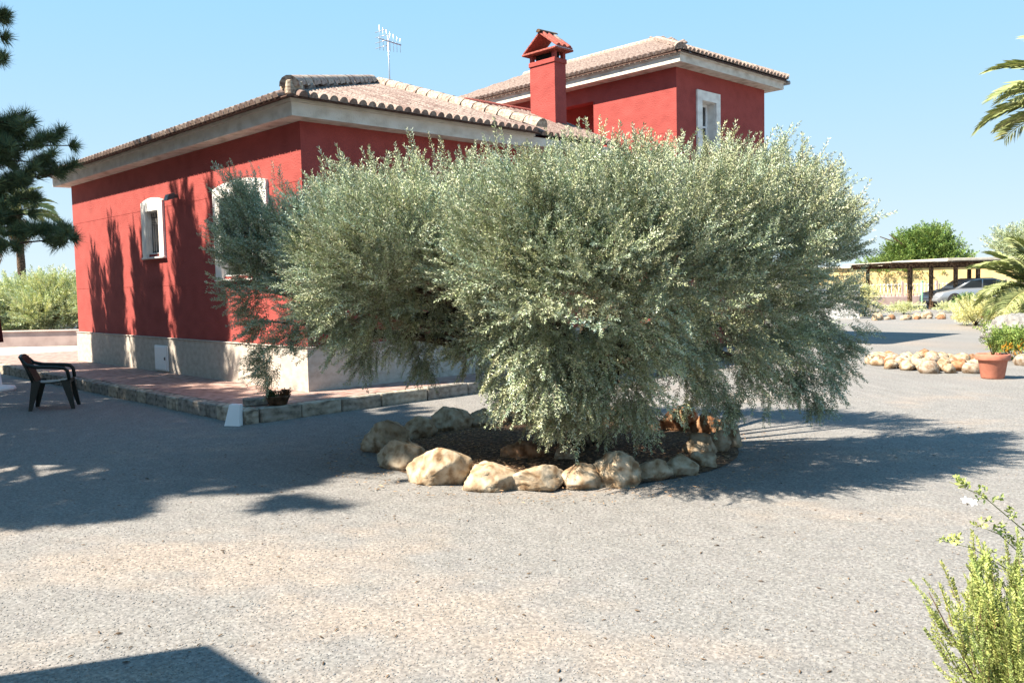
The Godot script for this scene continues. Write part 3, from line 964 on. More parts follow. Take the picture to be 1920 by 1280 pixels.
func car():
	var t := thing("parked_car", "silver grey car parked in the shade of the carport", "car", V(22.3, 0.0, 42.6), 0.12)
	var hull := [Vector2(-2.1, 0.35), Vector2(-2.12, 0.62), Vector2(-1.95, 0.80), Vector2(-1.1, 0.95), Vector2(0.0, 0.98), Vector2(1.5, 0.99), Vector2(2.0, 0.95), Vector2(2.1, 0.70), Vector2(2.08, 0.35), Vector2(1.7, 0.24), Vector2(0, 0.22), Vector2(-1.7, 0.24)]
	put("body", car_mesh(hull, 0.86, 0.2), M.carpaint, t)
	var cab := [Vector2(-1.15, 0.93), Vector2(-0.45, 1.36), Vector2(-0.1, 1.44), Vector2(0.8, 1.45), Vector2(1.3, 1.32), Vector2(1.85, 0.95)]
	var cb := put("cabin", car_mesh(cab, 0.72, 0.14), M.carpaint, t)
	for s in [-1.0, 1.0]:
		for q in [[[-0.92, 0.99], [-0.42, 1.33], [0.15, 1.38], [0.15, 1.0]], [[0.22, 1.0], [0.22, 1.38], [0.85, 1.37], [1.2, 1.2], [1.35, 1.0]]]:
			var st := mb()
			for i in range(1, q.size() - 1):
				tri(st, Vector3(q[0][0], q[0][1], s * 0.735), Vector3(q[i][0], q[i][1], s * 0.728), Vector3(q[i + 1][0], q[i + 1][1], s * 0.728))
			put("window", done(st), M.car_glass, cb)
	for wx in [-1.32, 1.28]:
		for s in [-1.0, 1.0]:
			var arch := mb(false)
			lathe(arch, [Vector2(0.0, -0.05), Vector2(0.385, -0.05), Vector2(0.385, 0.05), Vector2(0.0, 0.05)], 20)
			put("wheel_arch", done(arch), M.black, t, Transform3D(Basis(Vector3.RIGHT, PI / 2), Vector3(wx, 0.38, s * 0.815)))
			var ty := mb(false)
			lathe(ty, [Vector2(0.2, -0.1), Vector2(0.29, -0.1), Vector2(0.31, -0.06), Vector2(0.31, 0.06), Vector2(0.29, 0.1), Vector2(0.2, 0.1)], 22)
			var wh := put("wheel", done(ty), M.rubber, t, Transform3D(Basis(Vector3.RIGHT, PI / 2), Vector3(wx, 0.31, s * 0.80)))
			var rm := mb()
			for k in 5:
				var an := TAU * k / 5
				box(rm, Vector3(cos(an) * 0.11 - 0.045, -0.07, sin(an) * 0.11 - 0.045), Vector3(cos(an) * 0.11 + 0.045, 0.08, sin(an) * 0.11 + 0.045), 0.01)
			lathe(rm, [Vector2(0.0, 0.085), Vector2(0.06, 0.085), Vector2(0.06, -0.08), Vector2(0.0, -0.08)], 12)
			put("rim", done(rm), M.metal, wh)
	for s in [-1.0, 1.0]: put("headlight", boxm(Vector3(-2.07, 0.62, s * 0.62 - 0.14), Vector3(-1.90, 0.74, s * 0.62 + 0.14), 0.03), M.white_paint, t)
	put("bumper", boxm(Vector3(-2.16, 0.36, -0.74), Vector3(-2.0, 0.52, 0.74), 0.04), M.carpaint, t)

func background_right():
	# house beyond the fence: yellow walls, low roof
	var yb := thing("yellow_building", "long low yellow building beyond the fence at right", "building", V(28.5, 0, 58.5), -0.6)
	put("wall", boxm(Vector3(-9.6, 0, -4), Vector3(14, 2.25, 0)), M.yellow, yb)
	put("base_band", boxm(Vector3(-9.63, 0, 0.001), Vector3(14.03, 0.35, 0.03)), M.pinkwall, yb)
	put("roof_edge", boxm(Vector3(-9.8, 2.251, -4.2), Vector3(14.2, 2.38, 0.2), 0.02), M.pale_sheet, yb)
	# fence: low pink wall with pale upright bars
	var fn := thing("boundary_fence", "pinkish boundary wall topped with pale upright bars", "fence", V(14.6, 0, 50.5))
	fn.scale = Vector3(1, 0.82, 1)
	put("base_wall", boxm(Vector3(0, -0.05, -0.12), Vector3(16, 0.55, 0.12), 0.01), M.pinkwall, fn)
	var bar := tubem([Vector3.ZERO, Vector3(0, 0.9, 0)], [0.03, 0.03], 5)
	for k in 74: put("bar", bar, M.pinkwall if k % 5 == 0 else M.white, fn, Transform3D(Basis.IDENTITY, Vector3(0.15 + k * 0.212, 0.55, 0)))
	for k in 9: put("post", boxm(Vector3(k * 1.98, 0.551, -0.06), Vector3(k * 1.98 + 0.12, 1.62, 0.06), 0.008), M.pinkwall, fn)
	for y in [0.75, 1.38]: put("rail", boxm(Vector3(0, y, 0.03), Vector3(16, y + 0.04, 0.055)), M.white, fn)
	# carport
	var cp := thing("carport", "open carport with flat sheet roof on dark timber posts", "carport", V(18.0, 0, 42.0), 0.04)
	for q in [[1.15, 0.0], [2.2, 0.0], [3.4, 0.0], [4.5, 0.0], [1.1, -4.4], [3.4, -4.4], [6.6, -4.4], [6.6, 0.0]]:
		put("post", boxm(Vector3(q[0] - 0.08, -0.05, q[1] - 0.08), Vector3(q[0] + 0.08, 2.02, q[1] + 0.08), 0.012), M.wood, cp)
	for z in [0.0, -4.4]: put("beam", boxm(Vector3(0.2, 2.021, z - 0.07), Vector3(7.6, 2.18, z + 0.07), 0.012), M.wood, cp)
	for k in 9: put("rafter", boxm(Vector3(0.4 + k * 0.85, 2.181, -4.8), Vector3(0.47 + k * 0.85, 2.26, 0.4)), M.wood, cp)
	put("roof_sheet", boxm(Vector3(0.0, 2.261, -5.0), Vector3(3.0, 2.30, 0.5), 0.008), M.pale_sheet, cp)
	put("roof_sheet", boxm(Vector3(2.7, 2.301, -5.0), Vector3(8.2, 2.42, 0.55), 0.01), M.pale_sheet, cp)
	var gp := thing("green_post", "thin pale green metal post in front of the carport", "post", V(18.55, 0, 39.5))
	put("pole", tubem([Vector3(0, -0.05, 0), Vector3(0, 1.35, 0)], [0.045, 0.045], 8), M.greenpost, gp)
	put("cap", boxm(Vector3(-0.055, 1.351, -0.055), Vector3(0.055, 1.39, 0.055), 0.01), M.greenpost, gp)
	car()
	# white garden wall end right of the olive
	var ww := put("white_wall", boxm(V(9.2, -0.05, 34.3), V(13.55, 1.25, 33.95), 0.02), M.white, self)
	tag(ww, "end of a white garden wall seen beside the olive crown", "wall")
	put("coping", boxm(V(9.15, 1.251, 34.36), V(13.62, 1.31, 33.9), 0.012), M.white, ww)
	# trees and shrubs over there
	var tr := thing("broadleaf_tree", "broad green tree rising behind the yellow building", "tree", V(28.2, 0, 61.0))
	put("trunk", tubem([Vector3(0, -0.1, 0), Vector3(0.1, 1.2, 0.1), Vector3(0.0, 2.6, 0)], [0.32, 0.26, 0.2], 9), M.pine_bark, tr)
	for k in 6: put("limb", tubem([Vector3(0, 1.8, 0), Vector3(rr(-1.5, 1.5), 3.2, rr(-1, 1)), Vector3(rr(-3, 3), rr(3.6, 4.6), rr(-1.5, 1.5))], [0.13, 0.08, 0.03], 6), M.pine_bark, tr)
	blob_foliage(tr, "crown", sp_green, M.leaf, Vector3(0.2, 3.2, 0), Vector3(2.7, 2.1, 2.4), 2600, 1.8, 3.2, 0.8, 1.6, 0.5, 0.02, 20)
	blob_foliage(tr, "crown", sp_green, M.leaf, Vector3(0.2, 2.2, 0), Vector3(4.4, 1.2, 2.6), 1800, 1.8, 3.2, 0.8, 1.6, 0.5, 0.05, 18)
	var tr2 := thing("broadleaf_tree", "hazy grey green tree beyond the carport at the right frame edge", "tree", V(38.5, 0, 63.0))
	put("trunk", tubem([Vector3(0, -0.1, 0), Vector3(0.1, 2.4, 0)], [0.3, 0.2], 9), M.pine_bark, tr2)
	blob_foliage(tr2, "crown", sp_pale, M.leaf, Vector3(0, 3.0, 0), Vector3(4.6, 1.9, 3.0), 2600, 2.0, 3.4, 0.6, 1.2, 0.5, 0.0, 20)
	var shr := [
		["bright green clipped bush before the dark car wheel", 20.9, 40.2, 0.65, 0.62, 0, 420, 0.9],
		["yellowish bush growing by the green post", 16.6, 37.0, 0.8, 0.42, 1, 260, 0.8],
		["low straw coloured bush in front of the carport", 19.3, 37.5, 1.1, 0.32, 1, 260, 0.8],
		["mauve grey spindly shrub beside the white wall end", 14.35, 35.5, 0.95, 1.35, 2, 620, 0.9],
		["grey green bush at the foot of the low palm", 14.6, 27.5, 1.5, 0.8, 2, 700, 1.0]]
	for s in shr:
		var t := thing("garden_shrub", s[0], "shrub", Vector3.ZERO)
		var c := V(s[1], 0, s[2])
		for k in 4: put("stem", tubem([c, c + Vector3(rr(-0.5, 0.5) * s[3], s[4], rr(-0.3, 0.3))], [0.02, 0.008], 4), M.pine_bark, t)
		var warm: float = [0.0, 0.10, 0.16][s[5]]
		blob_foliage(t, "foliage", sp_green if s[5] == 0 else sp_pale, M.leaf, c + Vector3(0, s[4] * 0.5, 0), Vector3(s[3], s[4] * 0.55, s[3] * 0.8), s[6], s[7] * 0.7, s[7] * 1.3, 0.9, 1.6, 0.6, warm, 9)
	# rock edging along the far bed
	for i in 26:
		var x := 13.6 + i * 0.21 + rr(-0.1, 0.1)
		var sz := rr(0.18, 0.42)
		var o := put("edging_rock", rock(Vector3(sz * rr(1.0, 1.5), sz, sz), 700 + i, 1, 0.1, 6), M.lime[[0, 0, 1, 3][i % 4]], self, Transform3D(Basis(Vector3.UP, rr(0, 6)), V(x, sz * 0.22, 32.6 + rr(-0.4, 0.4))))
		tag(o, "pale rock in the edging row before the far carport bed", "rock", "rocks edging the far bed")
	# round bed of loose rocks
	for i in 64:
		var an := i * 2.39996 + rr(-0.25, 0.25)
		var q := sqrt((i + 0.5) / 64.0) * rr(0.94, 1.04)
		var sz := rr(0.12, 0.25) if i < 50 else rr(0.20, 0.30)
		var x := 7.34 + cos(an) * q * 0.84
		var d := 15.4 + sin(an) * q * 1.3
		var o := put("bed_rock", rock(Vector3(sz * rr(1.0, 1.4), sz * 0.9, sz * 1.1), 800 + i, 1, 0.1, 6), M.lime[[0, 0, 1, 3, 0][i % 5]], self, Transform3D(Basis(Vector3.UP, rr(0, 6)), V(x, sz * 0.25 + (1.0 - q) * 0.10, d)))
		tag(o, "pale limestone rock lying in the low round rock heap beside the terracotta pot", "rock", "rocks of the low round heap")
	# terracotta pot with a leggy plant
	var pot := thing("flower_pot", "large terracotta flower pot with a leggy green plant", "pot", V(7.42, 0.0, 13.45))
	var st := mb(false)
	lathe(st, [Vector2(0.0, 0.0), Vector2(0.155, 0.0), Vector2(0.165, 0.02), Vector2(0.205, 0.28), Vector2(0.208, 0.285), Vector2(0.238, 0.287), Vector2(0.243, 0.30), Vector2(0.246, 0.37), Vector2(0.238, 0.38), Vector2(0.215, 0.38), Vector2(0.205, 0.33), Vector2(0.0, 0.33)], 28)
	put("vessel", done(st), M.terracotta, pot)
	put("soil", (func() -> ArrayMesh:
		var s := mb(false)
		lathe(s, [Vector2(0.204, 0.334), Vector2(0.1, 0.345), Vector2(0.0, 0.35)], 18)
		return done(s)).call(), M.soil, pot)
	var xs := []
	var cs := []
	for q in [[-0.26, 0.95, 0.10], [0.02, 0.72, -0.05], [0.18, 0.68, 0.05], [0.05, 0.58, 0.1]]:
		var p1 := Vector3(q[0], q[1], q[2])
		put("stem", tubem([Vector3(0, 0.33, 0), Vector3(q[0] * 0.4, 0.55, q[2] * 0.5), p1], [0.009, 0.007, 0.004], 5), M.stem, pot)
		for k in 15:
			var t := rr(0.35, 1.0)
			xs.append(aim(Vector3(0, 0.33, 0).lerp(p1, t) + Vector3(rr(-0.06, 0.06), rr(-0.04, 0.06), rr(-0.06, 0.06)), Vector3(rr(-1, 1), rr(0, 1), rr(-1, 1)), rr(0.4, 0.7)))
			cs.append(tint(1.0, 1.7, 0.1))
	scatter("foliage", sp_green[0], M.leaf, xs, cs, pot)
	# flowering clump and boulder at the right edge
	var fc := thing("flowering_clump", "green clump with orange blooms at the right frame edge", "plant", V(9.3, 0, 16.3))
	blob_foliage(fc, "foliage", sp_green, M.leaf, Vector3(0, 0.32, 0), Vector3(0.55, 0.36, 0.5), 420, 0.5, 0.9, 1.0, 1.8, 0.5, 0.1, 8)
	xs = []
	cs = []
	for k in 90:
		xs.append(aim(Vector3(rr(-0.45, 0.5), rr(0.08, 0.34), rr(0.1, 0.5)), Vector3(rr(-1, 1), 1, rr(-1, 1)), rr(0.25, 0.4)))
		cs.append(Color(5.0, 1.6, 0.5) * rr(0.6, 1.2))
	scatter("blooms", sp_green[1], M.leaf, xs, cs, fc)
	var bo := put("boulder", rock(Vector3(1.7, 0.72, 1.2), 77, 3, 0.06, 5, 1.0), M.white_rock, self, Transform3D(Basis(Vector3.UP, 0.6), V(11.35, 0.28, 19.4)))
	tag(bo, "big pale grey boulder behind the orange flowering clump", "rock")
	for i in 5:
		var sz := rr(0.2, 0.32)
		var o := put("edging_rock", rock(Vector3(sz * 1.2, sz, sz), 880 + i, 1, 0.1, 6), M.lime[0 if i % 2 else 1], self, Transform3D(Basis(Vector3.UP, rr(0, 6)), V(8.95 + i * 0.24, sz * 0.25, 15.4 + rr(-0.3, 0.2))))
		tag(o, "cream rock below the orange flowering clump", "rock", "rocks before the flowering clump")
	# palms at the right
	feather_palm("date_palm", "tall date palm whose frond tips hang in at the upper right edge", V(10.55, 0, 16.0), 4.55, 0.24, 2.1, 34, "", 6, 340)
	feather_palm("low_palm", "low bushy palm with arching yellow green fronds before the carport", V(14.95, 0, 24.5), 1.0, 0.28, 2.3, 46, "", 4, 350)

func shade_building():
	# the building beside the viewer whose corner throws the sharp shadow in the left foreground
	var o := thing("outbuilding", "rendered outbuilding outside the frame beside the viewer, known by its shadow", "building", V(-4.42, 0, 2.84), HOUSE_TURN)
	put("wall", boxm(Vector3(-4.0, -0.05, 0.0), Vector3(0.0, 3.68, 6.0)), M.cream, o)
	put("roof_slab", boxm(Vector3(-4.1, 3.681, -0.001), Vector3(0.001, 3.8, 6.1)), M.cream, o)

# ------------------------------------------------------------------ olive and its bed
func olive_bed():
	var st := mb(false)
	var n := FastNoiseLite.new()
	n.seed = 90; n.frequency = 1.5
	var rings := []
	for i in 9:
		var ring := []
		for k in 48:
			var an := TAU * k / 48
			var q := i / 8.0
			var x := 0.42 + cos(an) * q * 1.72
			var d := 8.45 + sin(an) * q * 1.68
			ring.append(V(x, 0.10 - 0.09 * q * q + n.get_noise_2d(x * 2, d * 2) * 0.035 * (1.0 - q * 0.6), d))
		rings.append(ring)
	for i in 8:
		for k in 48:
			var j := (k + 1) % 48
			quad(st, rings[i][k], rings[i][j], rings[i + 1][j], rings[i + 1][k])
	struct("planting_bed", done(st), M.soil)
	# boulders of the ring: x, depth, width, height, tone, label
	var S := [
		[-0.36, 9.86, 0.40, 0.22, 0, "dark shaded stone at the back left of the olive ring"],
		[-0.68, 9.59, 0.40, 0.25, 0, "long shaded stone at the back left, second from the rear of the ring"],
		[-1.01, 9.14, 0.36, 0.25, 0, "shaded stone behind the tall grey slab of the olive ring"],
		[-1.26, 8.53, 0.40, 0.31, 0, "tall grey slab at the far left of the olive ring"],
		[-1.02, 7.72, 0.42, 0.25, 0, "brown and grey boulder left of the largest ring stone"],
		[-0.61, 7.10, 0.46, 0.29, 0, "largest block of the ring, blunt grey and pinkish with a flat top"],
		[-0.18, 6.88, 0.43, 0.20, 0, "sunlit cream block with ochre end at the front of the ring"],
		[0.19, 6.79, 0.38, 0.20, 0, "brightest cream block, nearest to the viewer in the ring"],
		[0.51, 6.85, 0.34, 0.19, 0, "cream and ochre stone between the brightest block and the round stone"],
		[0.82, 6.88, 0.30, 0.24, 0, "rounded egg shaped stone with a pale streaked top"],
		[1.12, 7.07, 0.27, 0.17, 0, "dark flat stone right of the egg shaped one"],
		[1.40, 7.18, 0.29, 0.16, 0, "bluish grey stone at the front right of the ring"],
		[1.61, 7.46, 0.20, 0.16, 0, "small pale stone at the right bend of the ring"],
		[1.71, 7.90, 0.27, 0.21, 0, "speckled grey stone of the right side of the ring"],
		[1.90, 8.05, 0.20, 0.20, 0, "narrow upright stone, second from the right end of the ring"],
		[2.09, 8.40, 0.24, 0.27, 0, "ridged grey stone at the right end of the ring"],
		[0.07, 7.72, 0.34, 0.19, 3, "brown rock inside the ring behind the front blocks"],
		[1.81, 9.27, 0.40, 0.32, 3, "large rusty brown pitted rock at the back right of the bed"],
		[2.04, 9.03, 0.25, 0.25, 3, "smaller rusty rock beside the large pitted one"],
		[0.44, 7.62, 0.20, 0.18, 0, "small sunlit stone at the foot of the trunk"],
		[0.05, 10.05, 0.36, 0.22, 0, "shaded stone at the rear of the ring hidden by foliage, left one"],
		[0.50, 10.15, 0.36, 0.22, 0, "shaded stone at the very rear of the ring behind the trunk"],
		[1.0, 10.0, 0.36, 0.22, 0, "shaded stone at the rear of the ring hidden by foliage, right one"],
		[1.45, 9.7, 0.34, 0.22, 0, "shaded stone behind the rusty pitted rock"]]
	for i in S.size():
		var s: Array = S[i]
		var m := rock(Vector3(s[2] * 1.10, s[3] * 1.22, s[2] * 0.85), 400 + i * 7, 3, 0.06 if s[4] != 3 else 0.16, 13 if i != 9 else 4, 1.0 if i == 9 else 0.2)
		var o := put("ring_stone", m, M.lime[s[4]], self, Transform3D(Basis(Vector3.UP, rr(-0.5, 0.5)) * Basis(Vector3.BACK, rr(-0.1, 0.1)), V(s[0], s[3] * 0.34, s[1])))
		tag(o, s[5], "stone", "stones round the olive")
	# dry leaves lying in the bed
	var xs := []
	var cs := []
	var st2 := mb()
	st2.set_color(Color(1, 1, 1))
	tri(st2, Vector3(-0.022, 0, 0), Vector3(0, 0.003, 0.005), Vector3(0.022, 0, 0)); tri(st2, Vector3(-0.022, 0, 0), Vector3(0.022, 0, 0), Vector3(0, 0.003, -0.005))
	for k in 5200:
		var an := rr(0, TAU)
		var q := sqrt(rng.randf()) * (1.0 if k < 3600 else 1.35)
		var x := 0.42 + cos(an) * q * 1.7
		var d := 8.45 + sin(an) * q * 1.66
		xs.append(Transform3D(Basis(Vector3.UP, rr(0, TAU)) * Basis(Vector3.RIGHT, rr(-0.5, 0.5)), V(x, 0.115 - 0.10 * minf(q * q, 1.05) + rr(0.0, 0.02), d)))
		cs.append(Color(0.30, 0.19, 0.11) * rr(0.5, 1.7))
	var lt := scatter("leaf_litter", done(st2), M.leaf, xs, cs, self)
	tag(lt, "dry brown fallen leaves on the soil under the olive", "leaf litter")

func olive_tree():
	var t := thing("olive_tree", "big bushy silver green olive tree in the stone ring", "olive tree")
	var base := V(0.62, 0.02, 8.2)
	# trunk: short, gnarled, split low down
	var st := mb(false)
	for k in 9:
		var an := TAU * k / 9.0
		tube(st, [base + Vector3(cos(an) * 0.20, -0.05, sin(an) * 0.20), base + Vector3(cos(an) * 0.13, 0.18, sin(an) * 0.13), base + Vector3(cos(an + 0.5) * 0.10, 0.5, sin(an + 0.5) * 0.10), base + Vector3(cos(an + 0.9) * 0.13, 0.85, sin(an + 0.9) * 0.12)], [0.11, 0.09, 0.08, 0.06], 8)
	put("trunk", done(st), M.olive_bark, t)
	var OL := [[-0.50,2.10,7.80,0.38],[-0.52,1.68,7.90,0.35],[-1.46,1.93,7.60,0.44],[-1.90,1.91,8.10,0.32],[-1.89,1.46,8.10,0.32],[-1.43,1.51,7.60,0.42],[-0.50,1.28,8.20,0.30],[-1.01,2.00,7.40,0.42],[0.42,1.89,6.60,0.50],[0.02,1.87,6.90,0.45],[-0.80,1.14,8.20,0.30],[-0.29,1.05,7.80,0.28],[2.93,1.02,8.00,0.28],[2.27,1.06,7.60,0.36],[1.97,0.59,7.70,0.24],[-1.67,2.66,8.30,0.38],[-1.25,2.73,8.20,0.42],[-0.83,2.70,8.40,0.40],[-0.54,2.57,8.60,0.35],[-1.70,2.13,7.90,0.42],[-1.20,2.19,7.50,0.50],[-0.80,2.28,7.60,0.42],[-1.77,1.61,7.90,0.42],[-1.25,1.69,7.40,0.50],[-0.91,1.73,7.60,0.38],[-1.71,1.22,8.00,0.38],[-1.22,1.32,7.70,0.42],[-0.92,1.25,8.00,0.36],[-1.35,1.00,8.20,0.30],[-0.83,0.87,8.40,0.25],[-0.16,2.59,8.00,0.45],[0.23,2.71,7.90,0.48],[0.65,2.74,7.90,0.50],[1.08,2.69,7.90,0.48],[-0.11,2.06,7.20,0.50],[0.31,2.15,6.90,0.55],[0.76,2.13,6.80,0.55],[1.21,2.18,7.00,0.55],[-0.12,1.62,7.10,0.42],[0.21,1.65,6.60,0.55],[0.64,1.64,6.50,0.55],[1.09,1.63,6.60,0.52],[0.00,1.28,7.00,0.40],[0.33,1.20,6.70,0.48],[0.74,1.15,6.70,0.45],[1.12,1.18,6.80,0.45],[0.08,0.88,7.10,0.36],[0.42,0.75,7.00,0.40],[0.82,0.73,7.10,0.40],[0.30,0.43,7.30,0.28],[0.57,0.44,7.30,0.28],[0.99,0.46,7.40,0.26],[0.03,0.58,7.40,0.24],[1.58,2.69,8.00,0.48],[2.01,2.73,8.00,0.48],[2.43,2.69,8.10,0.42],[2.89,2.66,8.30,0.35],[1.68,2.19,7.20,0.55],[2.13,2.20,7.40,0.50],[2.67,2.17,7.80,0.42],[1.56,1.71,6.90,0.52],[2.02,1.70,7.20,0.50],[2.55,1.75,7.60,0.45],[2.98,1.89,8.00,0.28],[1.65,1.28,7.10,0.48],[2.12,1.26,7.40,0.45],[2.62,1.28,7.80,0.40],[3.02,1.41,8.10,0.28],[1.53,0.86,7.40,0.36],[2.04,0.88,7.60,0.36],[2.51,0.79,7.90,0.30],[2.87,0.77,8.10,0.22],[2.80,0.52,8.10,0.16]]
	var DK := [[-2.55,1.62,8.60,0.20],[-2.30,1.93,8.70,0.28],[-2.05,1.72,8.50,0.30],[-2.40,0.82,8.70,0.12],[-1.96,2.17,8.40,0.28],[-2.47,2.40,8.60,0.28],[-2.54,1.99,8.60,0.30],[-2.24,2.14,8.70,0.28],[-2.32,1.62,8.70,0.26],[-2.49,1.30,8.70,0.15],[-2.17,1.20,8.60,0.22],[-2.68,2.20,8.60,0.17],[-2.45,1.01,8.70,0.10]]
	var clumps := []
	for o in OL:
		var dy := 0.0
		var dd := 0.0
		if o[1] > 2.5: dy = -0.52 if o[0] < -0.3 else -0.50
		elif o[1] > 2.0: dy = -0.22
		elif o[0] < -0.7 and o[1] < 1.4: dy = 0.08
		elif o[1] < 0.6 and o[0] < 1.2: dy = 0.14
		if o[1] > 1.95: dd = -0.34                     # the upper crown bulges out over the lower
		elif o[1] > 1.5: dd = -0.02
		elif o[1] > 0.9: dd = 0.30
		else: dd = 0.12
		var k: float = (o[2] + maxf(dd, 0.0)) / o[2]
		clumps.append([V((o[0] - (0.12 if o[0] > 2.2 and o[1] > 1.5 else (-0.24 if o[0] < -1.5 else 0.0))) * k, o[1] + dy, o[2] + dd), o[3] * k * (0.72 if o[1] < 0.6 else 1.0), 1.25 if o[1] > 1.5 else 1.0])
	for o in DK: clumps.append([V(o[0], o[1], o[2]), o[3] * 1.12, 1.6])
	for q in [[1.25, 1.45, 7.3], [1.4, 1.25, 7.7], [0.9, 1.5, 7.6], [0.2, 1.4, 7.7], [1.9, 1.5, 7.9], [-0.9, 1.5, 8.3], [-0.3, 1.6, 8.0]]: clumps.append([V(q[0], q[1], q[2]), 0.42, 0.7])
	# the far half of the crown
	var mid := V(0.55, 1.7, 8.25)
	for i in 40:
		var an := rr(0.05, PI - 0.05)
		var el := rr(-0.45, 1.2)
		var p := mid + Vector3(cos(an) * cos(el) * 2.15, sin(el) * 0.85, -sin(an) * cos(el) * 1.75 - 0.15)
		clumps.append([p, rr(0.36, 0.5), 0.5])
	# limbs: from the trunk head towards clusters of clumps
	var head := base + Vector3(0, 0.75, 0)
	for i in clumps.size():
		if i % 3 != 0 and not (i >= OL.size() and i < OL.size() + DK.size()): continue
		if clumps[i][0].y < 1.1 and clumps[i][0].x < -1.5: continue
		var c: Vector3 = clumps[i][0]
		var bend := head.lerp(c, 0.5) + Vector3(rr(-0.12, 0.12), 0.12 if c.y > 1.2 else 0.35, rr(-0.12, 0.12))
		put("branch", tubem([head + Vector3(rr(-0.1, 0.1), rr(-0.25, 0.05), rr(-0.1, 0.1)), head.lerp(bend, 0.5) + Vector3(rr(-0.05, 0.05), 0, rr(-0.05, 0.05)), bend, bend.lerp(c, 0.6), c], [0.065, 0.048, 0.032, 0.02, 0.008], 6), M.olive_bark, t)
	var xs := [[], [], []]
	var cs := [[], [], []]
	for q in clumps:
		var c: Vector3 = q[0]
		var r: float = q[1]
		var n := int(20.0 * pow(r / 0.45, 2.0) * q[2]) + 2
		var k_up := lerpf(-0.75, 0.95, clampf((c.y - 0.7) / 1.5, 0.0, 1.0))
		var outw := (c - mid) * Vector3(0.4, 0.5, 0.5)
		var tone := rr(0.85, 1.15)
		for i in n:       # branchlets, each carrying leafy twigs along its length
			var d := Vector3(rr(-1, 1), rr(-1, 1), rr(-1, 1)).normalized()
			if d.dot(outw) < 0 and rng.randf() < 0.55: d = -d
			var p0 := c + d * r * rr(0.15, 0.75)
			var dir := (d * 0.6 + outw * 0.45 + Vector3.UP * k_up + Vector3(rr(-0.35, 0.35), rr(-0.25, 0.25), rr(-0.35, 0.35))).normalized()
			var ln := rr(0.7, 1.15) * r
			var bt := tone * rr(0.8, 1.2)
			var w := rr(-0.03, 0.07)
			for g in 15:
				var t1 := (g + 0.5) / 15.0
				var p := p0 + dir * ln * (t1 - 0.35) + Vector3(rr(-1, 1), rr(-1, 1), rr(-1, 1)) * 0.085 * (1.1 - 0.6 * t1)
				var v := rng.randi() % 3
				xs[v].append(aim(p, dir + Vector3(rr(-0.55, 0.55), rr(-0.4, 0.4), rr(-0.55, 0.55)), rr(0.6, 1.0)))
				cs[v].append(tint(0.8 * bt, 1.2 * bt, w))
		# whippy shoots standing out of the top and sides
		var shoots := 6 if c.y > 2.2 else (3 if c.y > 1.5 else 0)
		if r < 0.2: shoots = 1
		for s in shoots:
			var p := c + Vector3(rr(-0.9, 0.9) * r, r * rr(0.45, 0.9), rr(-0.9, 0.9) * r)
			var dir := (Vector3.UP * 1.3 + outw * 0.35 + Vector3(rr(-0.25, 0.25), 0, rr(-0.25, 0.25))).normalized()
			for g in 1 + rng.randi() % 2:
				var v := rng.randi() % 3
				xs[v].append(aim(p, dir, rr(0.7, 0.95)))
				cs[v].append(tint(0.9, 1.3, 0.02))
				p += dir * 0.17
				dir = (dir + Vector3(rr(-0.12, 0.12), 0.05, rr(-0.12, 0.12))).normalized()
	for v in 3: scatter("foliage", sp_olive[v], M.olive_leaf, xs[v], cs[v], t)

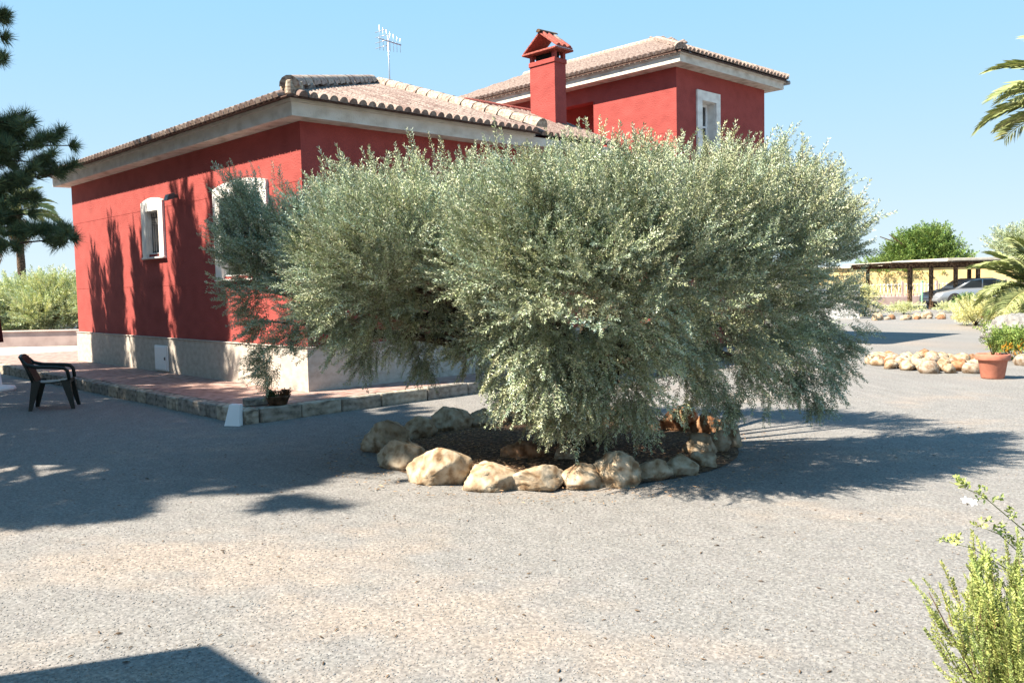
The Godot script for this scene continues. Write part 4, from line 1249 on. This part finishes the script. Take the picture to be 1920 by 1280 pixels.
func pine_tree():
	var t := thing("pine_tree", "dark pine tree at the left edge, branches hanging into the sky", "pine tree")
	var base := V(-8.0, 0, 7.3)
	put("trunk", tubem([base + Vector3(0, -0.1, 0), base + Vector3(0.1, 2.0, 0.05), base + Vector3(-0.05, 4.5, 0), base + Vector3(0.1, 8.2, 0)], [0.26, 0.21, 0.16, 0.04], 10), M.pine_bark, t)
	var pal := [Color(0.07, 0.105, 0.055), Color(0.095, 0.135, 0.065), Color(0.13, 0.17, 0.075), Color(0.06, 0.085, 0.05)]
	var tf := []
	for k in 3: tf.append(tuft(50, 0.135, 0.009, 500 + k, pal, 1.5))
	var xs := [[], [], []]
	var cs := [[], [], []]
	# limb tips: x, height, depth
	var tips := [[-4.98, 3.30, 8.90],[-4.76, 3.33, 8.90],[-4.56, 3.15, 8.90],[-4.36, 3.09, 8.90],[-4.94, 3.01, 8.90],[-4.68, 2.93, 8.90],[-4.51, 2.82, 8.90],[-5.01, 2.69, 8.90],[-4.79, 2.57, 8.90],[-5.03, 2.36, 8.90],[-4.69, 2.27, 8.90],[-4.50, 2.25, 8.90],[-4.40, 2.17, 8.90],[-4.81, 2.42, 8.90],[-4.98, 4.38, 8.90],[-4.98, 4.17, 8.90],[-5.04, 3.96, 8.90],[-4.88, 3.17, 8.90],[-5.06, 3.23, 8.90],[-5.10, 2.96, 8.90],[-5.13, 2.48, 8.90],[-4.87, 2.74, 8.90]]
	var shown := tips.size()
	for i in 20: tips.append([rr(-6.4, -5.2), rr(5.2, 6.7), rr(7.3, 8.1)])
	for i in 16: tips.append([rr(-6.6, -4.9), rr(4.6, 5.6), rr(5.9, 7.9)])
	for i in 120:
		var an := rr(0, TAU)
		var h := rr(3.0, 7.9)
		var rad := 3.5 * sqrt(clampf(1.0 - pow((h - 4.6) / 3.6, 2), 0.05, 1.0)) * rr(0.7, 1.0)
		var px := base.x + cos(an) * rad
		var pd := 7.3 + sin(an) * rad * 0.95
		if px > -0.60 * pd - 0.15 and pd > 0.0 and h < 0.34 * pd + 1.8: continue
		if pd > 10.3: pd = rr(9.0, 10.3)
		tips.append([px, h, pd])
	for i in tips.size():
		var q: Array = tips[i]
		var e := V(q[0], q[1], q[2])
		var s := base + Vector3(0, clampf(q[1] - rr(0.3, 1.0), 1.6, 7.6), 0)
		var m := s.lerp(e, 0.55) + Vector3(rr(-0.15, 0.15), rr(0.0, 0.25), rr(-0.15, 0.15))
		put("branch", tubem([s, m, e], [0.05, 0.022, 0.005], 6), M.pine_bark, t)
		for k in 4:
			xs[k % 3].append(aim(e, (e - m) + Vector3(rr(-0.3, 0.3), 0.1, rr(-0.3, 0.3)), 1.0))
			cs[k % 3].append(tint(0.9, 1.3))
		for k in 11 if i >= shown else 8:
			var tt := rr(0.4, 1.0) if i >= shown else rr(0.80, 1.0)
			var on := (s.lerp(m, tt / 0.55) if tt < 0.55 else m.lerp(e, (tt - 0.55) / 0.45))
			var tw := on + Vector3(rr(-0.5, 0.5), rr(-0.16, 0.30), rr(-0.5, 0.5)) * (1.0 if i >= shown else 0.42)
			var steps := 7
			for g in steps:
				var p := on.lerp(tw, (g + 1.0) / steps)
				var v := rng.randi() % 3
				xs[v].append(aim(p, (tw - on) + Vector3(rr(-0.2, 0.2), 0.12, rr(-0.2, 0.2)), rr(0.75, 1.1) if i < shown else rr(1.6, 2.3)))
				cs[v].append(tint(0.8, 1.35, 0.0))
	for v in 3: scatter("needles", tf[v], M.needle, xs[v], cs[v], t)

func second_pine():
	var t := thing("pine_tree", "second pine outside the left frame edge, known by its shadow on the terrace", "pine tree")
	var base := V(-9.6, 0, 10.5)
	put("trunk", tubem([base + Vector3(0, -0.1, 0), base + Vector3(0.1, 3.0, 0), base + Vector3(0, 6.3, 0)], [0.2, 0.15, 0.03], 9), M.pine_bark, t)
	var tf := tuft(50, 0.2, 0.014, 520, [Color(0.045, 0.075, 0.035), Color(0.065, 0.10, 0.045)], 1.5)
	var xs := []
	var cs := []
	for i in 56:
		var an := rr(0, TAU)
		var h := rr(2.6, 6.5)
		var rad := 2.1 * sqrt(clampf(1.0 - pow((h - 3.8) / 2.8, 2), 0.05, 1.0)) * rr(0.6, 1.0)
		var e := base + Vector3(cos(an) * rad, h, sin(an) * rad * 0.75)
		var s := base + Vector3(0, h - rr(0.2, 0.7), 0)
		put("branch", tubem([s, e], [0.04, 0.008], 5), M.pine_bark, t)
		for k in 60:
			xs.append(aim(s.lerp(e, rr(0.35, 1.0)) + Vector3(rr(-0.4, 0.4), rr(-0.2, 0.3), rr(-0.4, 0.4)), Vector3(rr(-1, 1), rr(0, 1), rr(-1, 1)), rr(0.8, 1.3)))
			cs.append(tint(0.8, 1.3))
	scatter("needles", tf, M.needle, xs, cs, t)

func conifers():
	# upright conifers just outside the left edge; their spires show as shadows on the red wall
	var pal := [Color(0.05, 0.085, 0.04), Color(0.075, 0.115, 0.05), Color(0.10, 0.14, 0.06)]
	var sp := [sprig(24, 0.36, 0.12, 0.032, 0.55, 560, pal), sprig(24, 0.36, 0.12, 0.032, 0.55, 561, pal)]
	# wall spots (b, height of the shadow tip) and how far the caster stands off along the sun
	var S := [[8.0, 2.35, 0.30, 4.6], [7.1, 2.85, 0.28, 4.6], [5.65, 2.95, 0.30, 4.9], [4.95, 2.75, 0.34, 5.2], [3.62, 3.62, 0.40, 5.6], [2.85, 3.40, 0.36, 5.7], [3.2, 2.6, 0.5, 5.4]]
	var flat := Vector3(SUN_TO.x, 0, SUN_TO.z)
	var rise := SUN_TO.y / flat.length()
	flat = flat.normalized()
	var hb := Basis(Vector3.UP, HOUSE_TURN)
	for i in S.size():
		var s: Array = S[i]
		var wp := HOUSE_AT + hb * L(0, 0, s[0])
		var at: Vector3 = wp + flat * float(s[3])
		var top: float = s[1] + s[3] * rise
		var t := thing("upright_conifer", ["conifer outside the left frame edge casting the leftmost short spire shadow on the red wall", "conifer outside the frame casting the slim spire shadow second from the far wall corner", "conifer outside the frame casting the thin shadow left of the narrow window", "conifer outside the frame casting the shadow below the narrow window", "tall conifer outside the frame casting the highest shadow under the floodlight", "tall conifer outside the frame casting the shadow at the left edge of the wide window", "bushy conifer outside the frame casting the broad dark shadow low between the windows"][i], "conifer", at, 0.0, "conifers outside the frame")
		put("trunk", tubem([Vector3(0, -0.1, 0), Vector3(0.02, top * 0.5, 0), Vector3(0, top * 0.97, 0)], [0.09, 0.06, 0.01], 6), M.pine_bark, t)
		var xs := [[], []]
		var cs := [[], []]
		var lean := hb * L(0, 0, 1)
		for j in 8:
			var tip: Vector3 = Vector3(0, top - (0.0 if j == 0 else rr(0.2, 2.2)), 0) + lean * rr(-0.25, 0.75) * (0.4 if j == 0 else 1.0) + flat.cross(Vector3.UP) * rr(-0.2, 0.2)
			var root: Vector3 = Vector3(0, top - rr(3.4, 4.4), 0) - lean * rr(-0.2, 0.35)
			for k in 230:
				var q := pow(rng.randf(), 0.8)
				var ax := tip.lerp(root, q)
				var w: float = (0.03 + s[2] * 0.75 * pow(q, 0.8)) * (0.55 + 0.45 * absf(sin(q * 9.0 + j * 2.0)))
				var an := rr(0, TAU)
				var e := sqrt(rng.randf())
				var v := k % 2
				xs[v].append(aim(ax + Vector3(cos(an) * w * e, rr(-0.15, 0.05), sin(an) * w * e), (tip - root).normalized() + Vector3(cos(an), 0, sin(an)) * 0.5, rr(0.6, 1.1)))
				cs[v].append(tint(0.8, 1.2))
		for k in 700:
			var h := rr(0.2, maxf(top - 3.0, 1.0))
			var an := rr(0, TAU)
			var w: float = s[2] * rr(0.3, 1.9)
			xs[k % 2].append(aim(Vector3(cos(an) * w, h, sin(an) * w), Vector3(cos(an) * 0.5, 1.0, sin(an) * 0.5), rr(0.8, 1.6)))
			cs[k % 2].append(tint(0.8, 1.2))
		for v in 2: scatter("foliage", sp[v], M.needle, xs[v], cs[v], t)

# ------------------------------------------------------------------ small things
func small_things():
	# dark plastic armchair facing right
	var c := thing("garden_chair", "dark green plastic garden armchair standing in the shade", "chair", V(-6.52, 0.0, 12.35), 0.32)
	# local frame: +x is the way the chair faces
	var st := mb()
	var seat := []
	for i in 7:
		var x := lerpf(-0.20, 0.25, i / 6.0)
		var y := 0.42 + 0.03 * i / 6.0 - 0.02 * sin(PI * i / 6.0)
		seat.append([x, y, 0.22 + 0.02 * i / 6.0])
	for i in 6:
		var p: Array = seat[i]
		var q: Array = seat[i + 1]
		hexa(st, [Vector3(p[0], p[1] - 0.02, p[2]), Vector3(q[0], q[1] - 0.02, q[2]), Vector3(q[0], q[1] - 0.02, -q[2]), Vector3(p[0], p[1] - 0.02, -p[2]), Vector3(p[0], p[1], p[2]), Vector3(q[0], q[1], q[2]), Vector3(q[0], q[1], -q[2]), Vector3(p[0], p[1], -p[2])])
	box(st, Vector3(0.235, 0.385, -0.235), Vector3(0.262, 0.447, 0.235), 0.006)
	put("seat", done(st), M.plastic, c)
	st = mb()
	for k in 7:      # backrest: upright slats leaning back
		var z := lerpf(-0.19, 0.19, k / 6.0)
		hexa(st, [Vector3(-0.215, 0.43, z + 0.022), Vector3(-0.195, 0.43, z + 0.022), Vector3(-0.195, 0.43, z - 0.022), Vector3(-0.215, 0.43, z - 0.022), Vector3(-0.375, 0.80, z + 0.022), Vector3(-0.355, 0.80, z + 0.022), Vector3(-0.355, 0.80, z - 0.022), Vector3(-0.375, 0.80, z - 0.022)])
	for i in 6:      # curved top rail
		var z0 := lerpf(-0.24, 0.24, i / 6.0)
		var z1 := lerpf(-0.24, 0.24, (i + 1) / 6.0)
		var y0 := 0.80 + 0.045 * cos(z0 / 0.24 * 1.4)
		var y1 := 0.80 + 0.045 * cos(z1 / 0.24 * 1.4)
		hexa(st, [Vector3(-0.39, 0.775, z0), Vector3(-0.355, 0.775, z0), Vector3(-0.355, 0.775, z1), Vector3(-0.39, 0.775, z1), Vector3(-0.41, y0, z0), Vector3(-0.375, y0, z0), Vector3(-0.375, y1, z1), Vector3(-0.41, y1, z1)])
	put("backrest", done(st), M.plastic, c)
	for s in [-1.0, 1.0]:
		st = mb(false)
		tube(st, [Vector3(-0.36, 0.76, s * 0.245), Vector3(-0.30, 0.69, s * 0.265), Vector3(-0.18, 0.655, s * 0.28), Vector3(0.10, 0.635, s * 0.285), Vector3(0.20, 0.62, s * 0.28), Vector3(0.245, 0.575, s * 0.27), Vector3(0.262, 0.44, s * 0.25)], [0.022, 0.026, 0.028, 0.028, 0.028, 0.026, 0.026], 8)
		put("armrest", done(st), M.plastic, c)
		for f in [[0.25, 0.31, 0.05], [-0.235, -0.29, -0.05]]:
			st = mb()     # angle-section legs that widen upward
			var x0: float = f[0]
			var x1: float = f[1]
			var w: float = f[2]
			hexa(st, [Vector3(x1, 0.0, s * 0.285), Vector3(x1 - w * 0.7, 0.0, s * 0.285), Vector3(x1 - w * 0.7, 0.0, s * 0.268), Vector3(x1, 0.0, s * 0.268), Vector3(x0, 0.44, s * 0.25), Vector3(x0 - w * 2.2, 0.44, s * 0.25), Vector3(x0 - w * 2.2, 0.44, s * 0.232), Vector3(x0, 0.44, s * 0.232)])
			hexa(st, [Vector3(x1 + signf(w) * 0.001, 0.0, s * 0.285), Vector3(x1 + signf(w) * 0.014, 0.0, s * 0.285), Vector3(x1 + signf(w) * 0.014, 0.0, s * 0.245), Vector3(x1 + signf(w) * 0.001, 0.0, s * 0.245), Vector3(x0 + signf(w) * 0.001, 0.44, s * 0.25), Vector3(x0 + signf(w) * 0.014, 0.44, s * 0.25), Vector3(x0 + signf(w) * 0.014, 0.44, s * 0.15), Vector3(x0 + signf(w) * 0.001, 0.44, s * 0.15)])
			put("leg", done(st), M.plastic, c)
		put("back_post", tubem([Vector3(-0.235, 0.43, s * 0.235), Vector3(-0.30, 0.62, s * 0.242), Vector3(-0.38, 0.80, s * 0.24)], [0.024, 0.022, 0.02], 7), M.plastic, c)
	c.scale = Vector3.ONE * 0.93
	# furled parasol at the frame edge
	var u := thing("parasol", "furled maroon parasol in a white base, cut by the left frame edge", "parasol", V(-8.72, 0.0, 14.75))
	st = mb(false)
	lathe(st, [Vector2(0.0, 0.0), Vector2(0.26, 0.0), Vector2(0.27, 0.03), Vector2(0.25, 0.07), Vector2(0.06, 0.10), Vector2(0.045, 0.32), Vector2(0.0, 0.32)], 24)
	put("base", done(st), M.white_paint, u)
	put("pole", tubem([Vector3(0, 0.3, 0), Vector3(0, 2.4, 0)], [0.022, 0.022], 8), M.iron, u)
	st = mb(false)
	for k in 8:
		var an := TAU * k / 8.0
		tube(st, [Vector3(cos(an) * 0.07, 0.82, sin(an) * 0.07), Vector3(cos(an) * 0.06, 1.1, sin(an) * 0.06), Vector3(cos(an) * 0.035, 1.7, sin(an) * 0.035), Vector3(0, 2.36, 0)], [0.05, 0.04, 0.03, 0.015], 6)
	put("canopy", done(st), M.maroon, u)
	# things at the terrace corner
	var wb := put("corner_block", (func() -> ArrayMesh:
		var s := mb()
		hexa(s, [Vector3(-0.10, 0, 0.05), Vector3(0.10, 0, 0.07), Vector3(0.10, 0, -0.03), Vector3(-0.10, 0, -0.05), Vector3(-0.05, 0.25, 0.0), Vector3(0.09, 0.25, 0.02), Vector3(0.09, 0.25, -0.06), Vector3(-0.05, 0.25, -0.08)])
		return done(s)).call(), M.white_paint, self, Transform3D(Basis(Vector3.UP, -0.15), V(-3.34, 0.0, 10.36)))
	tag(wb, "white wedge shaped block leaning at the corner of the terrace kerb", "block")
	var gs := put("paving_block", boxm(Vector3(-0.14, 0, -0.10), Vector3(0.14, 0.09, 0.10), 0.012), M.kerb[2], self, Transform3D(Basis(Vector3.UP, 0.5), V(-3.2, 0.182, 10.80)))
	tag(gs, "grey block lying on the terrace corner beside the dark planter", "block")
	var pl := thing("planter", "low dark planter with withered reddish succulents at the terrace corner", "planter", V(-2.93, 0.182, 10.82), 0.5)
	st = mb(false)
	lathe(st, [Vector2(0.0, 0.0), Vector2(0.11, 0.0), Vector2(0.15, 0.10), Vector2(0.155, 0.11), Vector2(0.13, 0.11), Vector2(0.12, 0.09), Vector2(0.0, 0.09)], 20)
	put("bowl", done(st), M.wood, pl)
	var xs := []
	var cs := []
	for k in 70:
		var side := -0.08 if k % 2 else 0.09
		xs.append(aim(Vector3(side + rr(-0.05, 0.05), 0.08, rr(-0.09, 0.09)), Vector3(rr(-0.7, 0.7), 1.0, rr(-0.7, 0.7)), rr(0.30, 0.55)))
		cs.append(Color(1.3, 0.35, 0.4) * rr(0.3, 0.8) if k % 2 == 0 else Color(0.5, 0.4, 0.35) * rr(0.4, 0.9))
	scatter("foliage", sp_green[0], M.leaf, xs, cs, pl)

func front_bush():
	# feathery light green bush at the lower right, close to the viewer
	var pal := [Color(0.25, 0.31, 0.10), Color(0.32, 0.38, 0.13), Color(0.18, 0.23, 0.07), Color(0.38, 0.43, 0.18)]
	var sp := [sprig(70, 0.15, 0.021, 0.0062, 0.95, 600, pal, Color(0.20, 0.16, 0.08)), sprig(70, 0.15, 0.021, 0.0062, 0.95, 601, pal, Color(0.20, 0.16, 0.08))]
	var t := thing("rosemary_bush", "feathery light green bush in the lower right foreground", "bush", V(1.88, 0, 2.92))
	var xs := [[], []]
	var cs := [[], []]
	for i in 100:
		var an := rr(0, TAU)
		var lean := pow(rng.randf(), 0.7)
		var tip := Vector3(cos(an) * lean * 0.52, 0.60 - 0.22 * lean * lean + rr(-0.10, 0.06), sin(an) * lean * 0.45)
		if i < 6: tip = [Vector3(-0.485, 0.53, 0.02), Vector3(-0.42, 0.40, 0.1), Vector3(-0.30, 0.52, 0.05), Vector3(-0.22, 0.56, 0.12), Vector3(-0.10, 0.60, 0.05), Vector3(0.02, 0.62, 0.1)][i]
		var root := Vector3(cos(an) * 0.05, 0, sin(an) * 0.05)
		var m := root.lerp(tip, 0.5) + Vector3(tip.x * 0.22, -0.04, tip.z * 0.22)
		if i % 4 == 0: put("stem", tubem([root, m, tip], [0.006, 0.004, 0.0015], 5), M.pine_bark, t)
		for k in 7:
			var tt := 0.22 + 0.70 * k / 6.0
			var p := root.lerp(m, tt * 2.0) if tt < 0.5 else m.lerp(tip, tt * 2.0 - 1.0)
			var dir := (m - root) if tt < 0.5 else (tip - m)
			dir = dir.normalized() + Vector3(rr(-0.2, 0.2), 0.3, rr(-0.2, 0.2))
			for g in 2:
				var v := rng.randi() % 2
				xs[v].append(aim(p + Vector3(rr(-0.02, 0.02), 0, rr(-0.02, 0.02)), dir + Vector3(rr(-0.35, 0.35), 0, rr(-0.35, 0.35)), rr(0.6, 1.0)))
				cs[v].append(tint(0.8, 1.35, 0.04))
	for v in 2: scatter("foliage", sp[v], M.leaf, xs[v], cs[v], t)
	# thin wiry shrub with small leaves and pale blossoms
	var pt := thing("plumbago_shrub", "wiry shrub with sparse small leaves and white blossoms at the right edge", "shrub", V(2.02, 0, 3.12))
	var lp := [Color(0.22, 0.28, 0.08), Color(0.30, 0.36, 0.12), Color(0.36, 0.42, 0.16)]
	var cluster := sprig(7, 0.05, 0.032, 0.013, 1.2, 620, lp, Color(0.2, 0.22, 0.08))
	var ends := [[-0.50, 0.88, 0.1], [-0.52, 0.66, 0.05], [-0.42, 0.60, 0.15], [-0.36, 0.70, 0.0], [-0.17, 0.86, 0.05], [-0.10, 0.80, 0.1], [-0.22, 0.72, 0.1], [-0.04, 0.96, 0.1], [0.08, 0.85, 0.1], [-0.30, 0.52, 0.2], [0.2, 0.9, 0.0], [0.3, 0.7, 0.2]]
	xs = []
	cs = []
	for e in ends:
		var tip := Vector3(e[0], e[1], e[2])
		var m := Vector3(e[0] * 0.35, e[1] * 0.75, e[2] * 0.5)
		put("stem", tubem([Vector3.ZERO, m * 0.6, m, m.lerp(tip, 0.6) + Vector3(0, 0.03, 0), tip], [0.004, 0.003, 0.0022, 0.0016, 0.001], 5), M.stem, pt)
		for k in 16:
			var tt := rr(0.1, 1.0)
			xs.append(aim(m.lerp(tip, tt) + Vector3(0, 0.03 * sin(PI * tt), 0), Vector3(rr(-1, 1), rr(0.0, 1), rr(-1, 1)), rr(0.6, 1.0)))
			cs.append(tint(0.8, 1.4, 0.04))
	scatter("foliage", cluster, M.leaf, xs, cs, pt)
	for q in [[-0.22, 0.59, 0.12], [-0.045, 0.93, 0.12], [-0.44, 0.80, 0.1]]:
		var st := mb()
		for f in 5 if q[0] > -0.4 else 2:
			var c := Vector3(rr(-0.02, 0.02), rr(-0.012, 0.016), rr(-0.02, 0.02))
			for k in 5:
				var an := TAU * k / 5.0 + f
				var d := Vector3(cos(an), 0.25, sin(an)).rotated(Vector3(1, 0, 0.4).normalized(), 0.8)
				var sd := d.cross(Vector3(0.2, 1, 0.6)).normalized() * 0.006
				quad(st, c, c + d * 0.010 + sd, c + d * 0.018, c + d * 0.010 - sd)
		put("blossom", done(st), M.white_petal, pt, Transform3D(Basis.IDENTITY, Vector3(q[0], q[1], q[2])))

func gravel():
	# loose stones over the yard, denser and larger in view close to the viewer
	var ms := []
	for k in 3: ms.append(rock(Vector3(1, 0.5, 0.85), 900 + k, 0 if k else 1, 0.1, 3))
	var xs := [[], [], []]
	var cs := [[], [], []]
	var pal := [Color(0.17, 0.17, 0.173), Color(0.20, 0.197, 0.194), Color(0.145, 0.147, 0.153), Color(0.22, 0.19, 0.165), Color(0.18, 0.165, 0.15), Color(0.23, 0.22, 0.21)]
	for i in 55000:
		var d := 3.0 + 9.5 * pow(rng.randf(), 1.25)
		var x := rr(-0.64, 0.64) * d
		var q := Vector2((x - 0.42) / 1.72, (d - 8.45) / 1.68).length()
		if q < 0.97: continue
		var s := rr(0.005, 0.012) * (1.5 if rng.randf() < 0.03 else 1.0)
		var v := rng.randi() % 3
		xs[v].append(Transform3D(Basis(Vector3.UP, rr(0, TAU)).scaled(Vector3.ONE * s), V(x, ground_h(x, d) + s * 0.05, d)))
		cs[v].append(pal[rng.randi() % pal.size()] * rr(0.75, 1.1))
	for v in 3:
		var o := scatter("loose_gravel", ms[v], M.stone_bits, xs[v], cs[v], self)
		tag(o, "fine grey gravel strewn over the yard", "gravel", "gravel")
	# dark bits of bark and twig
	var bit := tubem([Vector3(-0.5, 0, 0), Vector3(0.0, 0.12, 0.06), Vector3(0.5, 0.02, 0)], [0.10, 0.16, 0.06], 5)
	var bx := []
	var bc := []
	for i in 420:
		var d := 3.2 + 6.0 * pow(rng.randf(), 1.2)
		var x := rr(-0.55, 0.55) * d
		if Vector2((x - 0.42) / 1.72, (d - 8.45) / 1.68).length() < 1.0: continue
		var s := rr(0.010, 0.032)
		bx.append(Transform3D(Basis(Vector3.UP, rr(0, TAU)).scaled(Vector3(s, s * 0.6, s)), V(x, ground_h(x, d) + s * 0.1 + 0.002, d)))
		bc.append(Color(0.10, 0.065, 0.04) * rr(0.6, 1.8))
	var o2 := scatter("twig_litter", bit, M.stone_bits, bx, bc, self)
	tag(o2, "small dark bits of twig and bark on the gravel", "litter")
